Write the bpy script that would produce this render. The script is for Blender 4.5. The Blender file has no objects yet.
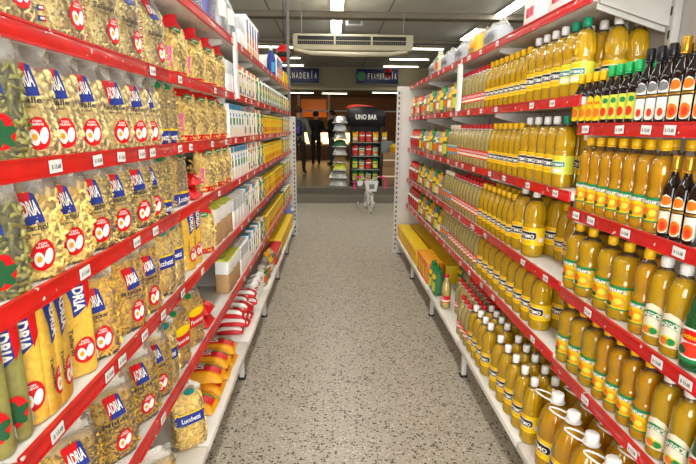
import bpy, bmesh, math, random
from mathutils import Vector, Matrix
random.seed(7)
PI = math.pi
C = bpy.context.scene.collection
S = bpy.context.scene

# ------------------------------------------------------------------ camera
F, H = 470.0, 1.58                       # focal length in pixels, eye height
PT, YW, RL = math.radians(12.57), math.radians(1.975), math.radians(0.46)
cf = Vector((math.sin(YW)*math.cos(PT), math.cos(YW)*math.cos(PT), -math.sin(PT)))
r0 = Vector((math.cos(YW), -math.sin(YW), 0)); d0 = cf.cross(r0)
cr = r0*math.cos(RL) - d0*math.sin(RL); cd = r0*math.sin(RL) + d0*math.cos(RL)
cam = bpy.data.cameras.new('camera'); co = bpy.data.objects.new('camera', cam); C.objects.link(co)
co.matrix_world = Matrix(((cr.x, -cd.x, -cf.x, 0), (cr.y, -cd.y, -cf.y, 0), (cr.z, -cd.z, -cf.z, H), (0, 0, 0, 1)))
cam.sensor_width = 36; cam.lens = F/696*36; cam.clip_start = .05
S.camera = co

def y_at(u, X, Z):                       # depth along the aisle of a point on plane X, height Z seen in pixel column u
    a = u - 348; z = Z - H
    return (F*(X*cr.x + z*cr.z) - a*(X*cf.x + z*cf.z))/(a*cf.y - F*cr.y)

# ------------------------------------------------------------------ world, exposure
w = bpy.data.worlds.new('world'); S.world = w; w.use_nodes = True
w.node_tree.nodes['Background'].inputs[0].default_value = (.8, .85, 1, 1)
w.node_tree.nodes['Background'].inputs[1].default_value = .15
S.view_settings.view_transform = 'Standard'; S.view_settings.look = 'None'
S.view_settings.gamma = 1; S.view_settings.use_curve_mapping = False
S.view_settings.exposure = 1.15
TUBE = 13.0                              # emission of the fluorescent fixtures
CEIL = 3.58
# overcast daylight entering through the glazed shop front behind the photographer
ld = bpy.data.lights.new('daylight', 'AREA'); ld.shape = 'RECTANGLE'; ld.size = 6.0; ld.size_y = 2.5; ld.energy = 310; ld.color = (.97, .98, 1.0)
lo_ = bpy.data.objects.new('daylight', ld); C.objects.link(lo_); lo_.location = (.2, -3.4, 1.75); lo_.rotation_euler = (PI/2, 0, 0)

# ------------------------------------------------------------------ materials
def lin(h):
    h = h.lstrip('#'); o = []
    for i in (0, 2, 4):
        c = int(h[i:i+2], 16)/255
        o.append(c/12.92 if c <= .04045 else ((c+.055)/1.055)**2.4)
    return (*o, 1)
MATS = {}
def M(name, col=None, rough=.5, metal=0, trans=0, coat=0, emit=0, var=0, vscale=20, bump=0, bscale=60, alpha=1, ior=1.45, spec=.5, sss=0):
    if name in MATS: return MATS[name]
    m = bpy.data.materials.new(name); m.use_nodes = True
    nt = m.node_tree; b = nt.nodes['Principled BSDF']
    c = lin(col)
    b.inputs['Base Color'].default_value = c
    b.inputs['Roughness'].default_value = rough; b.inputs['Metallic'].default_value = metal
    b.inputs['Transmission Weight'].default_value = trans; b.inputs['Coat Weight'].default_value = coat
    b.inputs['Coat Roughness'].default_value = .08
    b.inputs['IOR'].default_value = ior; b.inputs['Alpha'].default_value = alpha
    b.inputs['Specular IOR Level'].default_value = spec
    if emit:
        b.inputs['Emission Color'].default_value = c; b.inputs['Emission Strength'].default_value = emit
    if var or bump:
        g = nt.nodes.new('ShaderNodeNewGeometry')
        n = nt.nodes.new('ShaderNodeTexNoise'); n.inputs['Scale'].default_value = vscale; n.inputs['Detail'].default_value = 5
        nt.links.new(g.outputs['Position'], n.inputs['Vector'])
        if var:
            mx = nt.nodes.new('ShaderNodeMix'); mx.data_type = 'RGBA'
            mx.inputs['A'].default_value = tuple(x*(1-var) for x in c[:3])+(1,)
            mx.inputs['B'].default_value = tuple(min(1, x*(1+var)) for x in c[:3])+(1,)
            rp = nt.nodes.new('ShaderNodeValToRGB'); rp.color_ramp.elements[0].position = .35; rp.color_ramp.elements[1].position = .65
            nt.links.new(n.outputs['Fac'], rp.inputs['Fac']); nt.links.new(rp.outputs['Color'], mx.inputs['Factor'])
            nt.links.new(mx.outputs['Result'], b.inputs['Base Color'])
        if bump:
            n2 = nt.nodes.new('ShaderNodeTexNoise'); n2.inputs['Scale'].default_value = bscale
            nt.links.new(g.outputs['Position'], n2.inputs['Vector'])
            bp = nt.nodes.new('ShaderNodeBump'); bp.inputs['Strength'].default_value = bump; bp.inputs['Distance'].default_value = .01
            nt.links.new(n2.outputs['Fac'], bp.inputs['Height']); nt.links.new(bp.outputs['Normal'], b.inputs['Normal'])
    MATS[name] = m; return m

def film_mat(name, tint, base):
    m = bpy.data.materials.new(name); m.use_nodes = True; nt = m.node_tree
    for n in list(nt.nodes): nt.nodes.remove(n)
    out = nt.nodes.new('ShaderNodeOutputMaterial'); mix = nt.nodes.new('ShaderNodeMixShader')
    tr = nt.nodes.new('ShaderNodeBsdfTransparent'); pb = nt.nodes.new('ShaderNodeBsdfPrincipled')
    pb.inputs['Base Color'].default_value = lin(tint); pb.inputs['Roughness'].default_value = .16
    fr = nt.nodes.new('ShaderNodeFresnel'); fr.inputs['IOR'].default_value = 1.4
    ad = nt.nodes.new('ShaderNodeMath'); ad.operation = 'ADD'; ad.use_clamp = True; ad.inputs[1].default_value = base
    g = nt.nodes.new('ShaderNodeNewGeometry'); no = nt.nodes.new('ShaderNodeTexNoise'); no.inputs['Scale'].default_value = 55
    bp = nt.nodes.new('ShaderNodeBump'); bp.inputs['Strength'].default_value = .5; bp.inputs['Distance'].default_value = .012
    nt.links.new(g.outputs['Position'], no.inputs['Vector']); nt.links.new(no.outputs['Fac'], bp.inputs['Height'])
    nt.links.new(bp.outputs['Normal'], pb.inputs['Normal'])
    nt.links.new(fr.outputs[0], ad.inputs[0]); nt.links.new(ad.outputs[0], mix.inputs[0])
    nt.links.new(tr.outputs[0], mix.inputs[1]); nt.links.new(pb.outputs[0], mix.inputs[2]); nt.links.new(mix.outputs[0], out.inputs[0])
    MATS[name] = m; return m
film_mat('film', '#ffffff', .03); film_mat('film_top', '#f4f1ea', .15)

def terrazzo():
    m = bpy.data.materials.new('terrazzo'); m.use_nodes = True; nt = m.node_tree; b = nt.nodes['Principled BSDF']; L = nt.links.new
    g = nt.nodes.new('ShaderNodeNewGeometry')
    def vor(scale, cellmax, thr):
        v = nt.nodes.new('ShaderNodeTexVoronoi'); v.inputs['Scale'].default_value = scale; L(g.outputs['Position'], v.inputs['Vector'])
        s = nt.nodes.new('ShaderNodeSeparateColor'); L(v.outputs['Color'], s.inputs[0])
        a = nt.nodes.new('ShaderNodeMath'); a.operation = 'LESS_THAN'; a.inputs[1].default_value = cellmax; L(s.outputs[0], a.inputs[0])
        c = nt.nodes.new('ShaderNodeMath'); c.operation = 'MULTIPLY'; c.inputs[1].default_value = thr; L(s.outputs[1], c.inputs[0])
        d = nt.nodes.new('ShaderNodeMath'); d.operation = 'LESS_THAN'; L(v.outputs['Distance'], d.inputs[0]); L(c.outputs[0], d.inputs[1])
        e = nt.nodes.new('ShaderNodeMath'); e.operation = 'MULTIPLY'; L(a.outputs[0], e.inputs[0]); L(d.outputs[0], e.inputs[1])
        return e.outputs[0]
    no = nt.nodes.new('ShaderNodeTexNoise'); no.inputs['Scale'].default_value = 9; no.inputs['Detail'].default_value = 8; L(g.outputs['Position'], no.inputs['Vector'])
    m0 = nt.nodes.new('ShaderNodeMix'); m0.data_type = 'RGBA'; m0.inputs['A'].default_value = lin('#a39a8a'); m0.inputs['B'].default_value = lin('#bfb6a5')
    L(no.outputs['Fac'], m0.inputs['Factor'])
    cur = m0.outputs['Result']
    for fac, col in ((vor(95, .45, .55), '#d6cdbd'), (vor(72, .45, .62), '#4a4238'), (vor(130, .35, .6), '#6b6052')):
        mx = nt.nodes.new('ShaderNodeMix'); mx.data_type = 'RGBA'; mx.inputs['B'].default_value = lin(col)
        L(cur, mx.inputs['A']); L(fac, mx.inputs['Factor']); cur = mx.outputs['Result']
    L(cur, b.inputs['Base Color']); b.inputs['Roughness'].default_value = .36
    MATS['terrazzo'] = m
terrazzo()

M('rail_red', '#d01a18', .35, coat=.3, var=.12, vscale=14)
def rail_mat():
    m = MATS['rail_red']; nt = m.node_tree; b = nt.nodes['Principled BSDF']; L = nt.links.new
    g = nt.nodes.new('ShaderNodeNewGeometry'); v = nt.nodes.new('ShaderNodeTexNoise'); v.inputs['Scale'].default_value = 45; v.inputs['Detail'].default_value = 1; L(g.outputs['Position'], v.inputs['Vector'])
    r_ = nt.nodes.new('ShaderNodeValToRGB'); r_.color_ramp.elements[0].position = .735; r_.color_ramp.elements[1].position = .75; L(v.outputs['Fac'], r_.inputs['Fac'])
    src = b.inputs['Base Color'].links[0].from_socket; mx = nt.nodes.new('ShaderNodeMix'); mx.data_type = 'RGBA'; mx.inputs['B'].default_value = lin('#e8dcd8')
    L(src, mx.inputs['A']); L(r_.outputs['Color'], mx.inputs['Factor']); L(mx.outputs['Result'], b.inputs['Base Color'])
rail_mat()
M('shelf_white', '#dcd9d2', .45, var=.06, vscale=6); M('metal_white', '#cfcdc8', .4, var=.05, vscale=5)
M('deck_white', '#e6e3dc', .4, var=.05, vscale=7)
M('slot', '#3a3936', .7); M('dark', '#1d1c1a', .6); M('rubber', '#26221f', .8)
M('tag', '#f2f1ee', .5); M('ink', '#3b3b42', .6); M('cream_paint', '#b3ab92', .6, var=.05, vscale=2)
M('ceiling_paint', '#cdcdca', .8, var=.05, vscale=1.2); M('beam_paint', '#7d7468', .8, var=.06, vscale=2)
M('step_stone', '#6f6859', .4, var=.12, vscale=30); M('dark_floor', '#5c5546', .4, var=.12, vscale=12); M('seam', '#85857f', .8); M('wall_paint', '#968e76', .8, var=.06, vscale=1.5)
M('tube', '#fffdf4', emit=TUBE); M('tube_far', '#fff3d8', emit=TUBE*.3); M('fixture', '#8d8a82', .5)
def liquid(name, tint, body, solid):
    m = bpy.data.materials.new(name); m.use_nodes = True; nt = m.node_tree
    pb = nt.nodes['Principled BSDF']; out = nt.nodes['Material Output']
    pb.inputs['Base Color'].default_value = lin(body); pb.inputs['Roughness'].default_value = .06; pb.inputs['Coat Weight'].default_value = 1; pb.inputs['Coat Roughness'].default_value = .03
    tr = nt.nodes.new('ShaderNodeBsdfTransparent'); tr.inputs[0].default_value = lin(tint)
    fr = nt.nodes.new('ShaderNodeFresnel'); fr.inputs['IOR'].default_value = 1.5
    mix = nt.nodes.new('ShaderNodeMixShader'); mix.inputs[0].default_value = solid; L = nt.links.new
    gl = nt.nodes.new('ShaderNodeBsdfGlossy'); gl.inputs['Roughness'].default_value = .035; mg = nt.nodes.new('ShaderNodeMixShader')
    L(tr.outputs[0], mix.inputs[1]); L(pb.outputs[0], mix.inputs[2])
    L(fr.outputs[0], mg.inputs[0]); L(mix.outputs[0], mg.inputs[1]); L(gl.outputs[0], mg.inputs[2]); L(mg.outputs[0], out.inputs[0])
    MATS[name] = m
liquid('oil', '#ffe982', '#ffce1e', .42); liquid('oil_pale', '#fff0b0', '#f2e090', .38); liquid('oil_deep', '#ffde6a', '#fdbd18', .44)
liquid('glass_green', '#3fae70', '#0b7a38', .5); liquid('pet', '#fffefa', '#f0eee4', .02)
M('glass_dark', '#1c0f0a', .05, coat=.3);
M('cap_white', '#efefec', .35); M('cap_yellow', '#f4bf06', .35); M('cap_red', '#c8141c', .35); M('cap_green', '#06906a', .35)
M('cap_lime', '#1fae5c', .35); M('cap_black', '#17151b', .3); M('cap_gold', '#c79a35', .3, metal=.7); M('cap_orange', '#e8930e', .35)
M('yellow', '#f7cf0c', .4); M('black', '#17161a', .45); M('white', '#f5f4f0', .45); M('red', '#d9131b', .4); M('blue', '#26398f', .4)
M('sky', '#3f9fd0', .4); M('green', '#138a4a', .4); M('lime', '#d8e04a', .4); M('teal', '#0f7d78', .4); M('orange', '#ea7a18', .4)
M('cream', '#f3ead0', .5); M('amber', '#f2a81c', .4); M('brown', '#8a5a30', .6); M('purple', '#5a3a90', .5); M('pink', '#e86a9a', .45)
M('tomato', '#e23a20', .4); M('leaf', '#1f5a34', .5); M('spinach', '#8f8a4a', .45, coat=.3, var=.12, vscale=60); M('navy', '#1a2350', .4)
M('pasta_pale', '#f8e4a0', .45, coat=.1, var=.06, vscale=60); M('pasta', '#f4d67c', .45, coat=.1, var=.08, vscale=60)
M('pasta_gold', '#f0c24a', .45, coat=.1, var=.08, vscale=60); M('pasta_core', '#ebc25c', .6, var=.08, vscale=80)
M('pasta_core_pale', '#ecd083', .6, var=.06, vscale=80); M('spaghetti', '#efc04a', .3, coat=.4, var=.12, vscale=90)
M('silver', '#b9b9b4', .3, metal=.6, var=.1, vscale=20); M('card', '#8c6a45', .7); M('paper_brown', '#b89468', .7, var=.08, vscale=30)
M('lilac', '#8a93dc', .4, var=.1, vscale=15); M('grey_pack', '#c9ccd2', .35, var=.08, vscale=12); M('grey', '#7e7f80', .5)

# ------------------------------------------------------------------ mesh builder
class MB:
    def __init__(s): s.v = []; s.f = []; s.mi = []; s.mats = []; s.sm = []
    def m(s, name):
        if name not in s.mats: s.mats.append(name)
        return s.mats.index(name)
    def add(s, vs, fs, mat, smooth=False):
        o = len(s.v); k = s.m(mat); s.v += [tuple(v) for v in vs]
        for f in fs: s.f.append(tuple(i+o for i in f)); s.mi.append(k); s.sm.append(smooth)
        return s
    def box(s, x0, x1, y0, y1, z0, z1, mat, bev=0):
        if bev:
            b = min(bev, (x1-x0)*.45, (y1-y0)*.45, (z1-z0)*.45)
            bm = bmesh.new(); bmesh.ops.create_cube(bm, size=1)
            for v in bm.verts: v.co = Vector(((x0+x1)/2+v.co.x*(x1-x0), (y0+y1)/2+v.co.y*(y1-y0), (z0+z1)/2+v.co.z*(z1-z0)))
            bmesh.ops.bevel(bm, geom=bm.edges[:], offset=b, segments=2, affect='EDGES', profile=.5)
            bm.verts.index_update()
            s.add([v.co for v in bm.verts], [[v.index for v in f.verts] for f in bm.faces], mat, True); bm.free(); return s
        vs = [(x, y, z) for z in (z0, z1) for y in (y0, y1) for x in (x0, x1)]
        return s.add(vs, [(0, 2, 3, 1), (4, 5, 7, 6), (0, 1, 5, 4), (2, 6, 7, 3), (0, 4, 6, 2), (1, 3, 7, 5)], mat)
    def lathe(s, prof, mat, n=20, c=(0, 0), flute=None, capb=True, capt=True):
        vs = []; fs = []
        for i, (z, r) in enumerate(prof):
            for k in range(n):
                a = 2*PI*k/n; rr = r*(1+(flute(z, a) if flute else 0))
                vs.append((c[0]+rr*math.sin(a), c[1]-rr*math.cos(a), z))
        for i in range(len(prof)-1):
            for k in range(n):
                k2 = (k+1) % n; fs.append((i*n+k, i*n+k2, (i+1)*n+k2, (i+1)*n+k))
        if capb: fs.append(tuple(reversed(range(n))))
        if capt: fs.append(tuple((len(prof)-1)*n+k for k in range(n)))
        return s.add(vs, fs, mat, True)
    def tube(s, pts, r, mat, n=8, closed=False):
        pts = [Vector(p) for p in pts]; vs = []; fs = []; m = len(pts)
        for i, p in enumerate(pts):
            a = pts[(i-1) % m] if (closed or i > 0) else p; b = pts[(i+1) % m] if (closed or i < m-1) else p
            t = (b-a).normalized(); up = Vector((0, 0, 1)) if abs(t.z) < .9 else Vector((1, 0, 0))
            e = t.cross(up).normalized(); g = e.cross(t); rr = r[i] if isinstance(r, (list, tuple)) else r
            for k in range(n):
                q = 2*PI*k/n; vs.append(p+e*rr*math.cos(q)+g*rr*math.sin(q))
        for i in range(m if closed else m-1):
            j = (i+1) % m
            for k in range(n): fs.append((i*n+k, i*n+(k+1) % n, j*n+(k+1) % n, j*n+k))
        if not closed: fs += [tuple(range(n)), tuple((m-1)*n+k for k in reversed(range(n)))]
        return s.add(vs, fs, mat, True)
    def mesh(s, name):
        me = bpy.data.meshes.new(name); me.from_pydata(s.v, [], s.f)
        for n in s.mats: me.materials.append(MATS[n])
        me.polygons.foreach_set('material_index', s.mi); me.polygons.foreach_set('use_smooth', s.sm); me.update(); return me

def link(name, me, parent=None):
    o = bpy.data.objects.new(name, me); C.objects.link(o)
    if parent: o.parent = parent
    return o
def struct(name, mb, parent=None):
    o = link(name, mb.mesh(name), parent)
    if parent is None: o['kind'] = 'structure'
    return o
def tag(o, label, cat, group=None):
    o['label'] = label; o['category'] = cat
    if group: o['group'] = group
    return o
def empty(name, loc=(0, 0, 0), rz=0):
    o = bpy.data.objects.new(name, None); C.objects.link(o); o.location = loc; o.rotation_euler = (0, 0, rz); o.empty_display_size = .05; return o

# ---- flat print laid onto a surface: mp(x, z, off) gives the 3-D point
def blob(mb, mp, pts, mat, off, rings=2):
    if len(pts) < 14:
        q_ = []
        for i_ in range(len(pts)):
            a_ = pts[i_]; b_ = pts[(i_+1) % len(pts)]
            for e_ in range(3): q_.append((a_[0]+(b_[0]-a_[0])*e_/3, a_[1]+(b_[1]-a_[1])*e_/3))
        pts = q_; rings = max(rings, 4)
    n = len(pts); cx = sum(p[0] for p in pts)/n; cz = sum(p[1] for p in pts)/n
    vs = [mp(cx, cz, off)]; fs = []
    for q in range(1, rings+1):
        for p in pts: vs.append(mp(cx+(p[0]-cx)*q/rings, cz+(p[1]-cz)*q/rings, off))
    for k in range(n):
        k2 = (k+1) % n; fs.append((0, 1+k, 1+k2))
        for q in range(1, rings): fs.append((1+(q-1)*n+k, 1+q*n+k, 1+q*n+k2, 1+(q-1)*n+k2))
    mb.add(vs, fs, mat, True)
def oval(cx, cz, rx, rz, n=18, rot=0, lo=0):
    o = []
    for k in range(n):
        a = 2*PI*k/n; x = rx*math.cos(a)*(1-lo*math.sin(a)); z = rz*math.sin(a)
        o.append((cx+x*math.cos(rot)-z*math.sin(rot), cz+x*math.sin(rot)+z*math.cos(rot)))
    return o
def rect(mb, mp, x0, x1, z0, z1, mat, off, nx=6, nz=3, shear=0):
    vs = [mp(x0+(x1-x0)*i/nx+shear*((j/nz)-.5), z0+(z1-z0)*j/nz, off) for j in range(nz+1) for i in range(nx+1)]
    mb.add(vs, [(j*(nx+1)+i, j*(nx+1)+i+1, (j+1)*(nx+1)+i+1, (j+1)*(nx+1)+i) for j in range(nz) for i in range(nx)], mat, True)
TXT = {}
def glyphs(t, bold=.02):
    if (t, bold) in TXT: return TXT[(t, bold)]
    cu = bpy.data.curves.new('txt', 'FONT'); cu.body = t; cu.size = 1; cu.resolution_u = 2; cu.offset = bold; cu.align_x = 'CENTER'; cu.align_y = 'CENTER'
    ob = bpy.data.objects.new('txt', cu); me = bpy.data.meshes.new_from_object(ob)
    vs = [tuple(v.co) for v in me.vertices]; fs = [tuple(p.vertices) for p in me.polygons]
    bpy.data.objects.remove(ob); bpy.data.curves.remove(cu); bpy.data.meshes.remove(me)
    x0 = min(v[0] for v in vs); x1 = max(v[0] for v in vs); y0 = min(v[1] for v in vs); y1 = max(v[1] for v in vs)
    TXT[(t, bold)] = ([((v[0]-x0)/(x1-x0)-.5, (v[1]-y0)/(y1-y0)-.5) for v in vs], fs); return TXT[(t, bold)]
def text(mb, mp, t, cx, cz, wd, ht, mat, off, rot=0, arc=0, bold=.02):
    vs, fs = glyphs(t, bold); c, s = math.cos(rot), math.sin(rot); o = []
    for x, z in vs:
        x *= wd; z = z*ht + (arc*(1-(2*x/wd)**2) if arc else 0)
        o.append(mp(cx+x*c-z*s, cz+x*s+z*c, off))
    mb.add(o, fs, mat)

# ------------------------------------------------------------------ room shell
b = MB(); b.box(-6.5, 7, -3, 9.9, -.12, -.004, 'terrazzo'); floor = struct('floor', b)
b = MB(); b.box(-.199, .199, -.199, .199, -.004, 0, 'terrazzo'); tile_me = b.mesh('floor_tile')
for i in range(-4, 5):
    for j in range(-1, 25):
        o = link('floor_tile', tile_me, floor); o.location = (.11+.4*i, .1+.4*j, 0)
b = MB()
b.box(-6.5, 7, 9.9, 10.25, -.12, .15, 'step_stone'); b.box(-6.5, 7, 9.885, 9.93, .125, .152, 'beam_paint', .004)
o = struct('step', b)
b = MB(); b.box(-6.5, 7, 10.25, 26, -.12, .30, 'dark_floor'); b.box(-6.5, 7, 10.235, 10.28, .275, .302, 'beam_paint', .004); struct('floor_raised', b)
b = MB(); b.box(-6.5, 7, -3, 17, CEIL, CEIL+.1, 'ceiling_paint')
ceiling = struct('ceiling', b)
for x in (-3.2, -1.1, 1.0, 3.1, 5.2):                      # battens covering the panel joints
    b = MB(); b.box(x-.012, x+.012, -3, 16.8, CEIL-.006, CEIL, 'seam'); struct('ceiling_batten', b, ceiling)
b = MB(); b.box(-6.5, 7, 8.95, 9.2, CEIL-.10, CEIL, 'beam_paint', .01); struct('trim_1', b)
b = MB(); b.box(-6.5, 7, 11.6, 11.8, CEIL-.08, CEIL, 'beam_paint', .01); struct('trim_2', b)
b = MB(); b.box(-6.6, -6.5, -3, 26, 0, CEIL, 'wall_paint'); struct('wall_left', b)
b = MB(); b.box(7, 7.1, -3, 26, 0, CEIL, 'wall_paint'); struct('wall_right', b)
b = MB(); b.box(-6.5, -2.9, -3.1, -3, 0, CEIL, 'wall_paint'); b.box(3.3, 7, -3.1, -3, 0, CEIL, 'wall_paint'); b.box(-2.9, 3.3, -3.1, -3, 0, .4, 'wall_paint'); b.box(-2.9, 3.3, -3.1, -3, 3.1, CEIL, 'wall_paint'); struct('wall_near', b)
win = empty('window_1', (.2, -3.05, .4)); win['kind'] = 'structure'
for q in range(5): b = MB(); b.box(-3.1+q*1.55-.04, -3.1+q*1.55+.04, -.04, .04, 0, 2.7, 'fixture', .005); link('mullion', b.mesh('mullion'), win)
for z in (0, 2.0, 2.66): b = MB(); b.box(-3.1, 3.1, -.04, .04, z, z+.05, 'fixture', .005); link('transom', b.mesh('transom'), win)
for q in range(4): b = MB(); b.box(-3.06+q*1.55, -1.59+q*1.55, -.004, .004, .05, 2.66, 'pet'); link('pane', b.mesh('pane'), win)
b = MB(); b.box(-6.5, 7, 16.8, 17, 2.86, CEIL, 'wall_paint'); b.box(-6.5, 7, 16.77, 17.03, 2.82, 2.88, 'cream_paint', .01)
b.box(-6.5, -2.4, 16.8, 17, .3, 2.86, 'wall_paint'); b.box(3.3, 7, 16.8, 17, .3, 2.86, 'wall_paint'); struct('wall_header', b)
b = MB(); b.box(-6.5, 7, 25, 25.1, .3, 3.2, 'brown'); struct('wall_far', b)
b = MB(); b.box(-6.5, 7, 17, 25, 3.1, 3.2, 'beam_paint'); struct('ceiling_bakery', b)

# ------------------------------------------------------------------ ceiling lights
def fixture(x, y, L, along, label, z=CEIL, wd=.2, mat='tube', group='fluorescent ceiling fixtures'):
    t = empty('ceiling_light', (x, y, z), 0 if along else PI/2)
    b = MB(); h = L/2
    b.box(-wd/2-.015, wd/2+.015, -h-.03, h+.03, -.035, 0, 'fixture', .006); link('housing', b.mesh('housing'), t)
    b = MB()
    prof = [(wd/2*math.cos(a), -.035-.03*math.sin(a)) for a in [PI*k/8 for k in range(9)]]
    vs = [(p[0], yy, p[1]) for yy in (-h, h) for p in prof]
    b.add(vs, [(i, i+1, i+10, i+9) for i in range(8)]+[tuple(range(9)), tuple(reversed(range(9, 18)))], mat, True)
    link('diffuser', b.mesh('diffuser'), t)
    for sg in (-1, 1): b = MB(); b.box(-wd/2-.018, wd/2+.018, sg*(h+.03)-.012, sg*(h+.03)+.012, -.07, 0, 'cream_paint', .004); link('end_cap', b.mesh('end_cap'), t)
    tag(t, label, 'ceiling light', group); return t
ORD = ['nearest', 'second', 'third', 'fourth', 'fifth', 'sixth', 'seventh', 'eighth', 'ninth', 'tenth', 'eleventh', 'twelfth', 'thirteenth', 'fourteenth', 'fifteenth', 'sixteenth', 'seventeenth', 'eighteenth', 'nineteenth', 'twentieth']
for i, y in enumerate((-.6, 1.5, 3.6, 5.8, 8.0, 10.0)):
    fixture(.08, y, 1.22, True, f'white fluorescent fixture over the aisle centre, {ORD[i]} from camera')
for i, y in enumerate((-.6, 1.7, 3.9, 6.2, 8.4, 10.6)):
    fixture(3.0, y, 1.22, True, f'white fluorescent fixture above the right rack side, {ORD[i]} from camera')
    fixture(-2.9, y, 1.22, True, f'white fluorescent fixture beyond the left rack, {ORD[i]} from camera')
for i, y in enumerate((12.6, 14.5, 16.2)):
    fixture(2.25, y, 1.12, False, f'crosswise fluorescent tube right of air conditioner, {ORD[i]} from camera', wd=.12, mat='tube_far', group='crosswise tubes before the signs')
    fixture(-1.5, y, 1.12, False, f'crosswise fluorescent tube left of air conditioner, {ORD[i]} from camera', wd=.12, mat='tube_far', group='crosswise tubes before the signs')
for i, (x, y) in enumerate(((-1.45, 19.6), (-.2, 19.8), (2.2, 19.2), (-1.4, 21.8), (.1, 22.0), (2.3, 21.2))):
    fixture(x, y, 1.1, False, f'warm ceiling tube inside the bakery hall, {ORD[i]} of six', z=3.1, wd=.12, mat='tube_far', group='tubes in the bakery hall')

# ------------------------------------------------------------------ shelving
XL, XR, XBL, XBR = .592, .934, .531, .810
D0, DP = 1.794, 1.009
LZ = dict(L0=2.067, L1=1.753, L2=1.496, L3=1.243, L4=.946, L5=.598)
RZ = dict(R0=2.044, R1=1.685, R2=1.32, R3=.949, R4=.634)
RN = dict(R0=2.06, R1=1.58, R2=1.262, R3=.936, R4=.616)       # the near right bay sits lower
BASE = .234
DEPL, DEPR = .36, .31
SURF = .014                                                    # board top above the rail centre
b = MB(); b.box(-.0225, .0225, -.0012, 0, -.013, .0135, 'tag'); 
def flat(x, z, off): return (x, -off, z)
text(b, flat, '$ 13,68', 0, -.001, .034, .011, 'ink', .0018); tag_me = b.mesh('price_tag')
PHR = {'near': 'nearest', 0: 'nearest'}
def bay(side, k, levels, tags):
    y0 = D0+(k-1)*DP+.004; y1 = D0+k*DP-.004; L = y1-y0; yc = (y0+y1)/2
    sx = -1 if side == 'left' else 1
    X = XL if sx < 0 else XR; XB = XBL if sx < 0 else XBR; dep = DEPL if sx < 0 else DEPR
    zmax = (2.12 if sx < 0 else 2.10)
    t = empty('shelving_unit', (0, yc, 0))
    tag(t, f'white and red metal shelving unit, {ORD[k] if k >= 0 else "behind-camera"} {side} bay along the aisle' if k > 0 else
        f'white and red metal shelving unit, {side} bay {"nearest the camera" if k == 0 else "beside the camera"}', 'shelving', f'{side} rack bays')
    def xb(mb, xa, xc, *a): 
        lo, hi = sorted((sx*xa, sx*xc)); mb.box(lo, hi, *a)
    for n, z in levels.items():
        b = MB(); xb(b, X+.002, X+dep, -L/2, L/2, z+SURF-.03, z+SURF, 'shelf_white', .003); sh = link('shelf', b.mesh('shelf'), t)
        b = MB(); xb(b, X-.008, X+.002, -L/2, L/2, z-.021, z+.021, 'rail_red', .003)
        xb(b, X-.011, X-.006, -L/2, L/2, z-.021, z-.016, 'rail_red'); xb(b, X-.011, X-.006, -L/2, L/2, z+.016, z+.021, 'rail_red')
        ra = link('rail', b.mesh('rail'), t)
        for (tn, ty) in tags:
            if tn == n and y0+.02 < ty < y1-.02:
                o = link('price_tag', tag_me, ra); o.location = (sx*(X-.0115), ty-yc, z-.001); o.rotation_euler = (0, random.uniform(-.05, .05), -sx*PI/2)
        for yy in (-L/2+.006, L/2-.006):                      # bracket plates under the board ends
            b = MB(); a = yy-.004; c = yy+.004
            pts = [(X+.02, z-.018), (X+dep, z-.018), (X+dep, z-.12), (X+dep-.05, z-.11), (X+.02, z-.04)]
            vs = [(sx*p[0], q, p[1]) for q in (a, c) for p in pts]; n5 = 5
            b.add(vs, [tuple(range(5)), tuple(reversed(range(5, 10)))]+[(i, i+5, (i+1) % 5+5, (i+1) % 5) for i in range(5)], 'metal_white'); link('bracket', b.mesh('bracket'), t)
    b = MB(); xb(b, X+dep+.002, X+dep+.012, -L/2, L/2, BASE, zmax, 'metal_white'); link('back_panel', b.mesh('back_panel'), t)
    b = MB(); xb(b, X+dep-.03, X+dep, L/2-.03, L/2+.004, .0, zmax, 'metal_white', .003)
    for q in range(22): xb(b, X+dep-.0315, X+dep-.0295, L/2-.02, L/2-.012, .3+q*.08, .33+q*.08, 'slot')
    link('upright', b.mesh('upright'), t)
    b = MB(); xb(b, XB, X+dep, -L/2, L/2, BASE-.035, BASE, 'deck_white', .004); link('base_deck', b.mesh('base_deck'), t)
    for yy in (L/2-.03,):
        b = MB(); xb(b, XB+.03, XB+.06, yy-.02, yy+.012, .012, BASE-.035, 'metal_white', .003); lg = link('leg', b.mesh('leg'), t)
        b = MB(); xb(b, XB+.022, XB+.068, yy-.028, yy+.02, 0, .014, 'rubber', .003); link('foot', b.mesh('foot'), lg)
    return t
tagsL = []
for n, us in dict(L1=(149, 177, 213, 224), L2=(50, 93, 117, 138, 149, 177, 188, 210, 224), L3=(80, 133, 152, 217), L4=(52, 105, 118, 141, 160, 180, 200), L5=(120, 160)).items():
    for u in us: tagsL.append((n, y_at(u, -XL, LZ[n])))
for n in LZ:
    for y in [2.95+.31*q for q in range(12)]: tagsL.append((n, y+random.uniform(-.06, .06)))
tagsR = []
for n, us in dict(R1=(588.5, 623, 650, 674), R2=(579, 594, 629, 683), R3=(591, 661, 690), R4=(588, 636)).items():
    for u in us: tagsR.append((n, y_at(u, XR, RN[n])))
for n, us in dict(R1=(534, 555), R2=(506, 530, 558), R3=(475, 525, 548), R4=(495, 535), R0=(470,)).items():
    for u in us: tagsR.append((n, y_at(u, XR, RZ[n])))
for n in RZ:
    for y in [2.75+.26*q for q in range(12)]: tagsR.append((n, y+random.uniform(-.06, .06)))
for k in range(-1, 6): bay('left', k, LZ, tagsL)
for k in range(-1, 5): bay('right', k, RN if k < 1 else RZ, tagsR)
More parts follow.
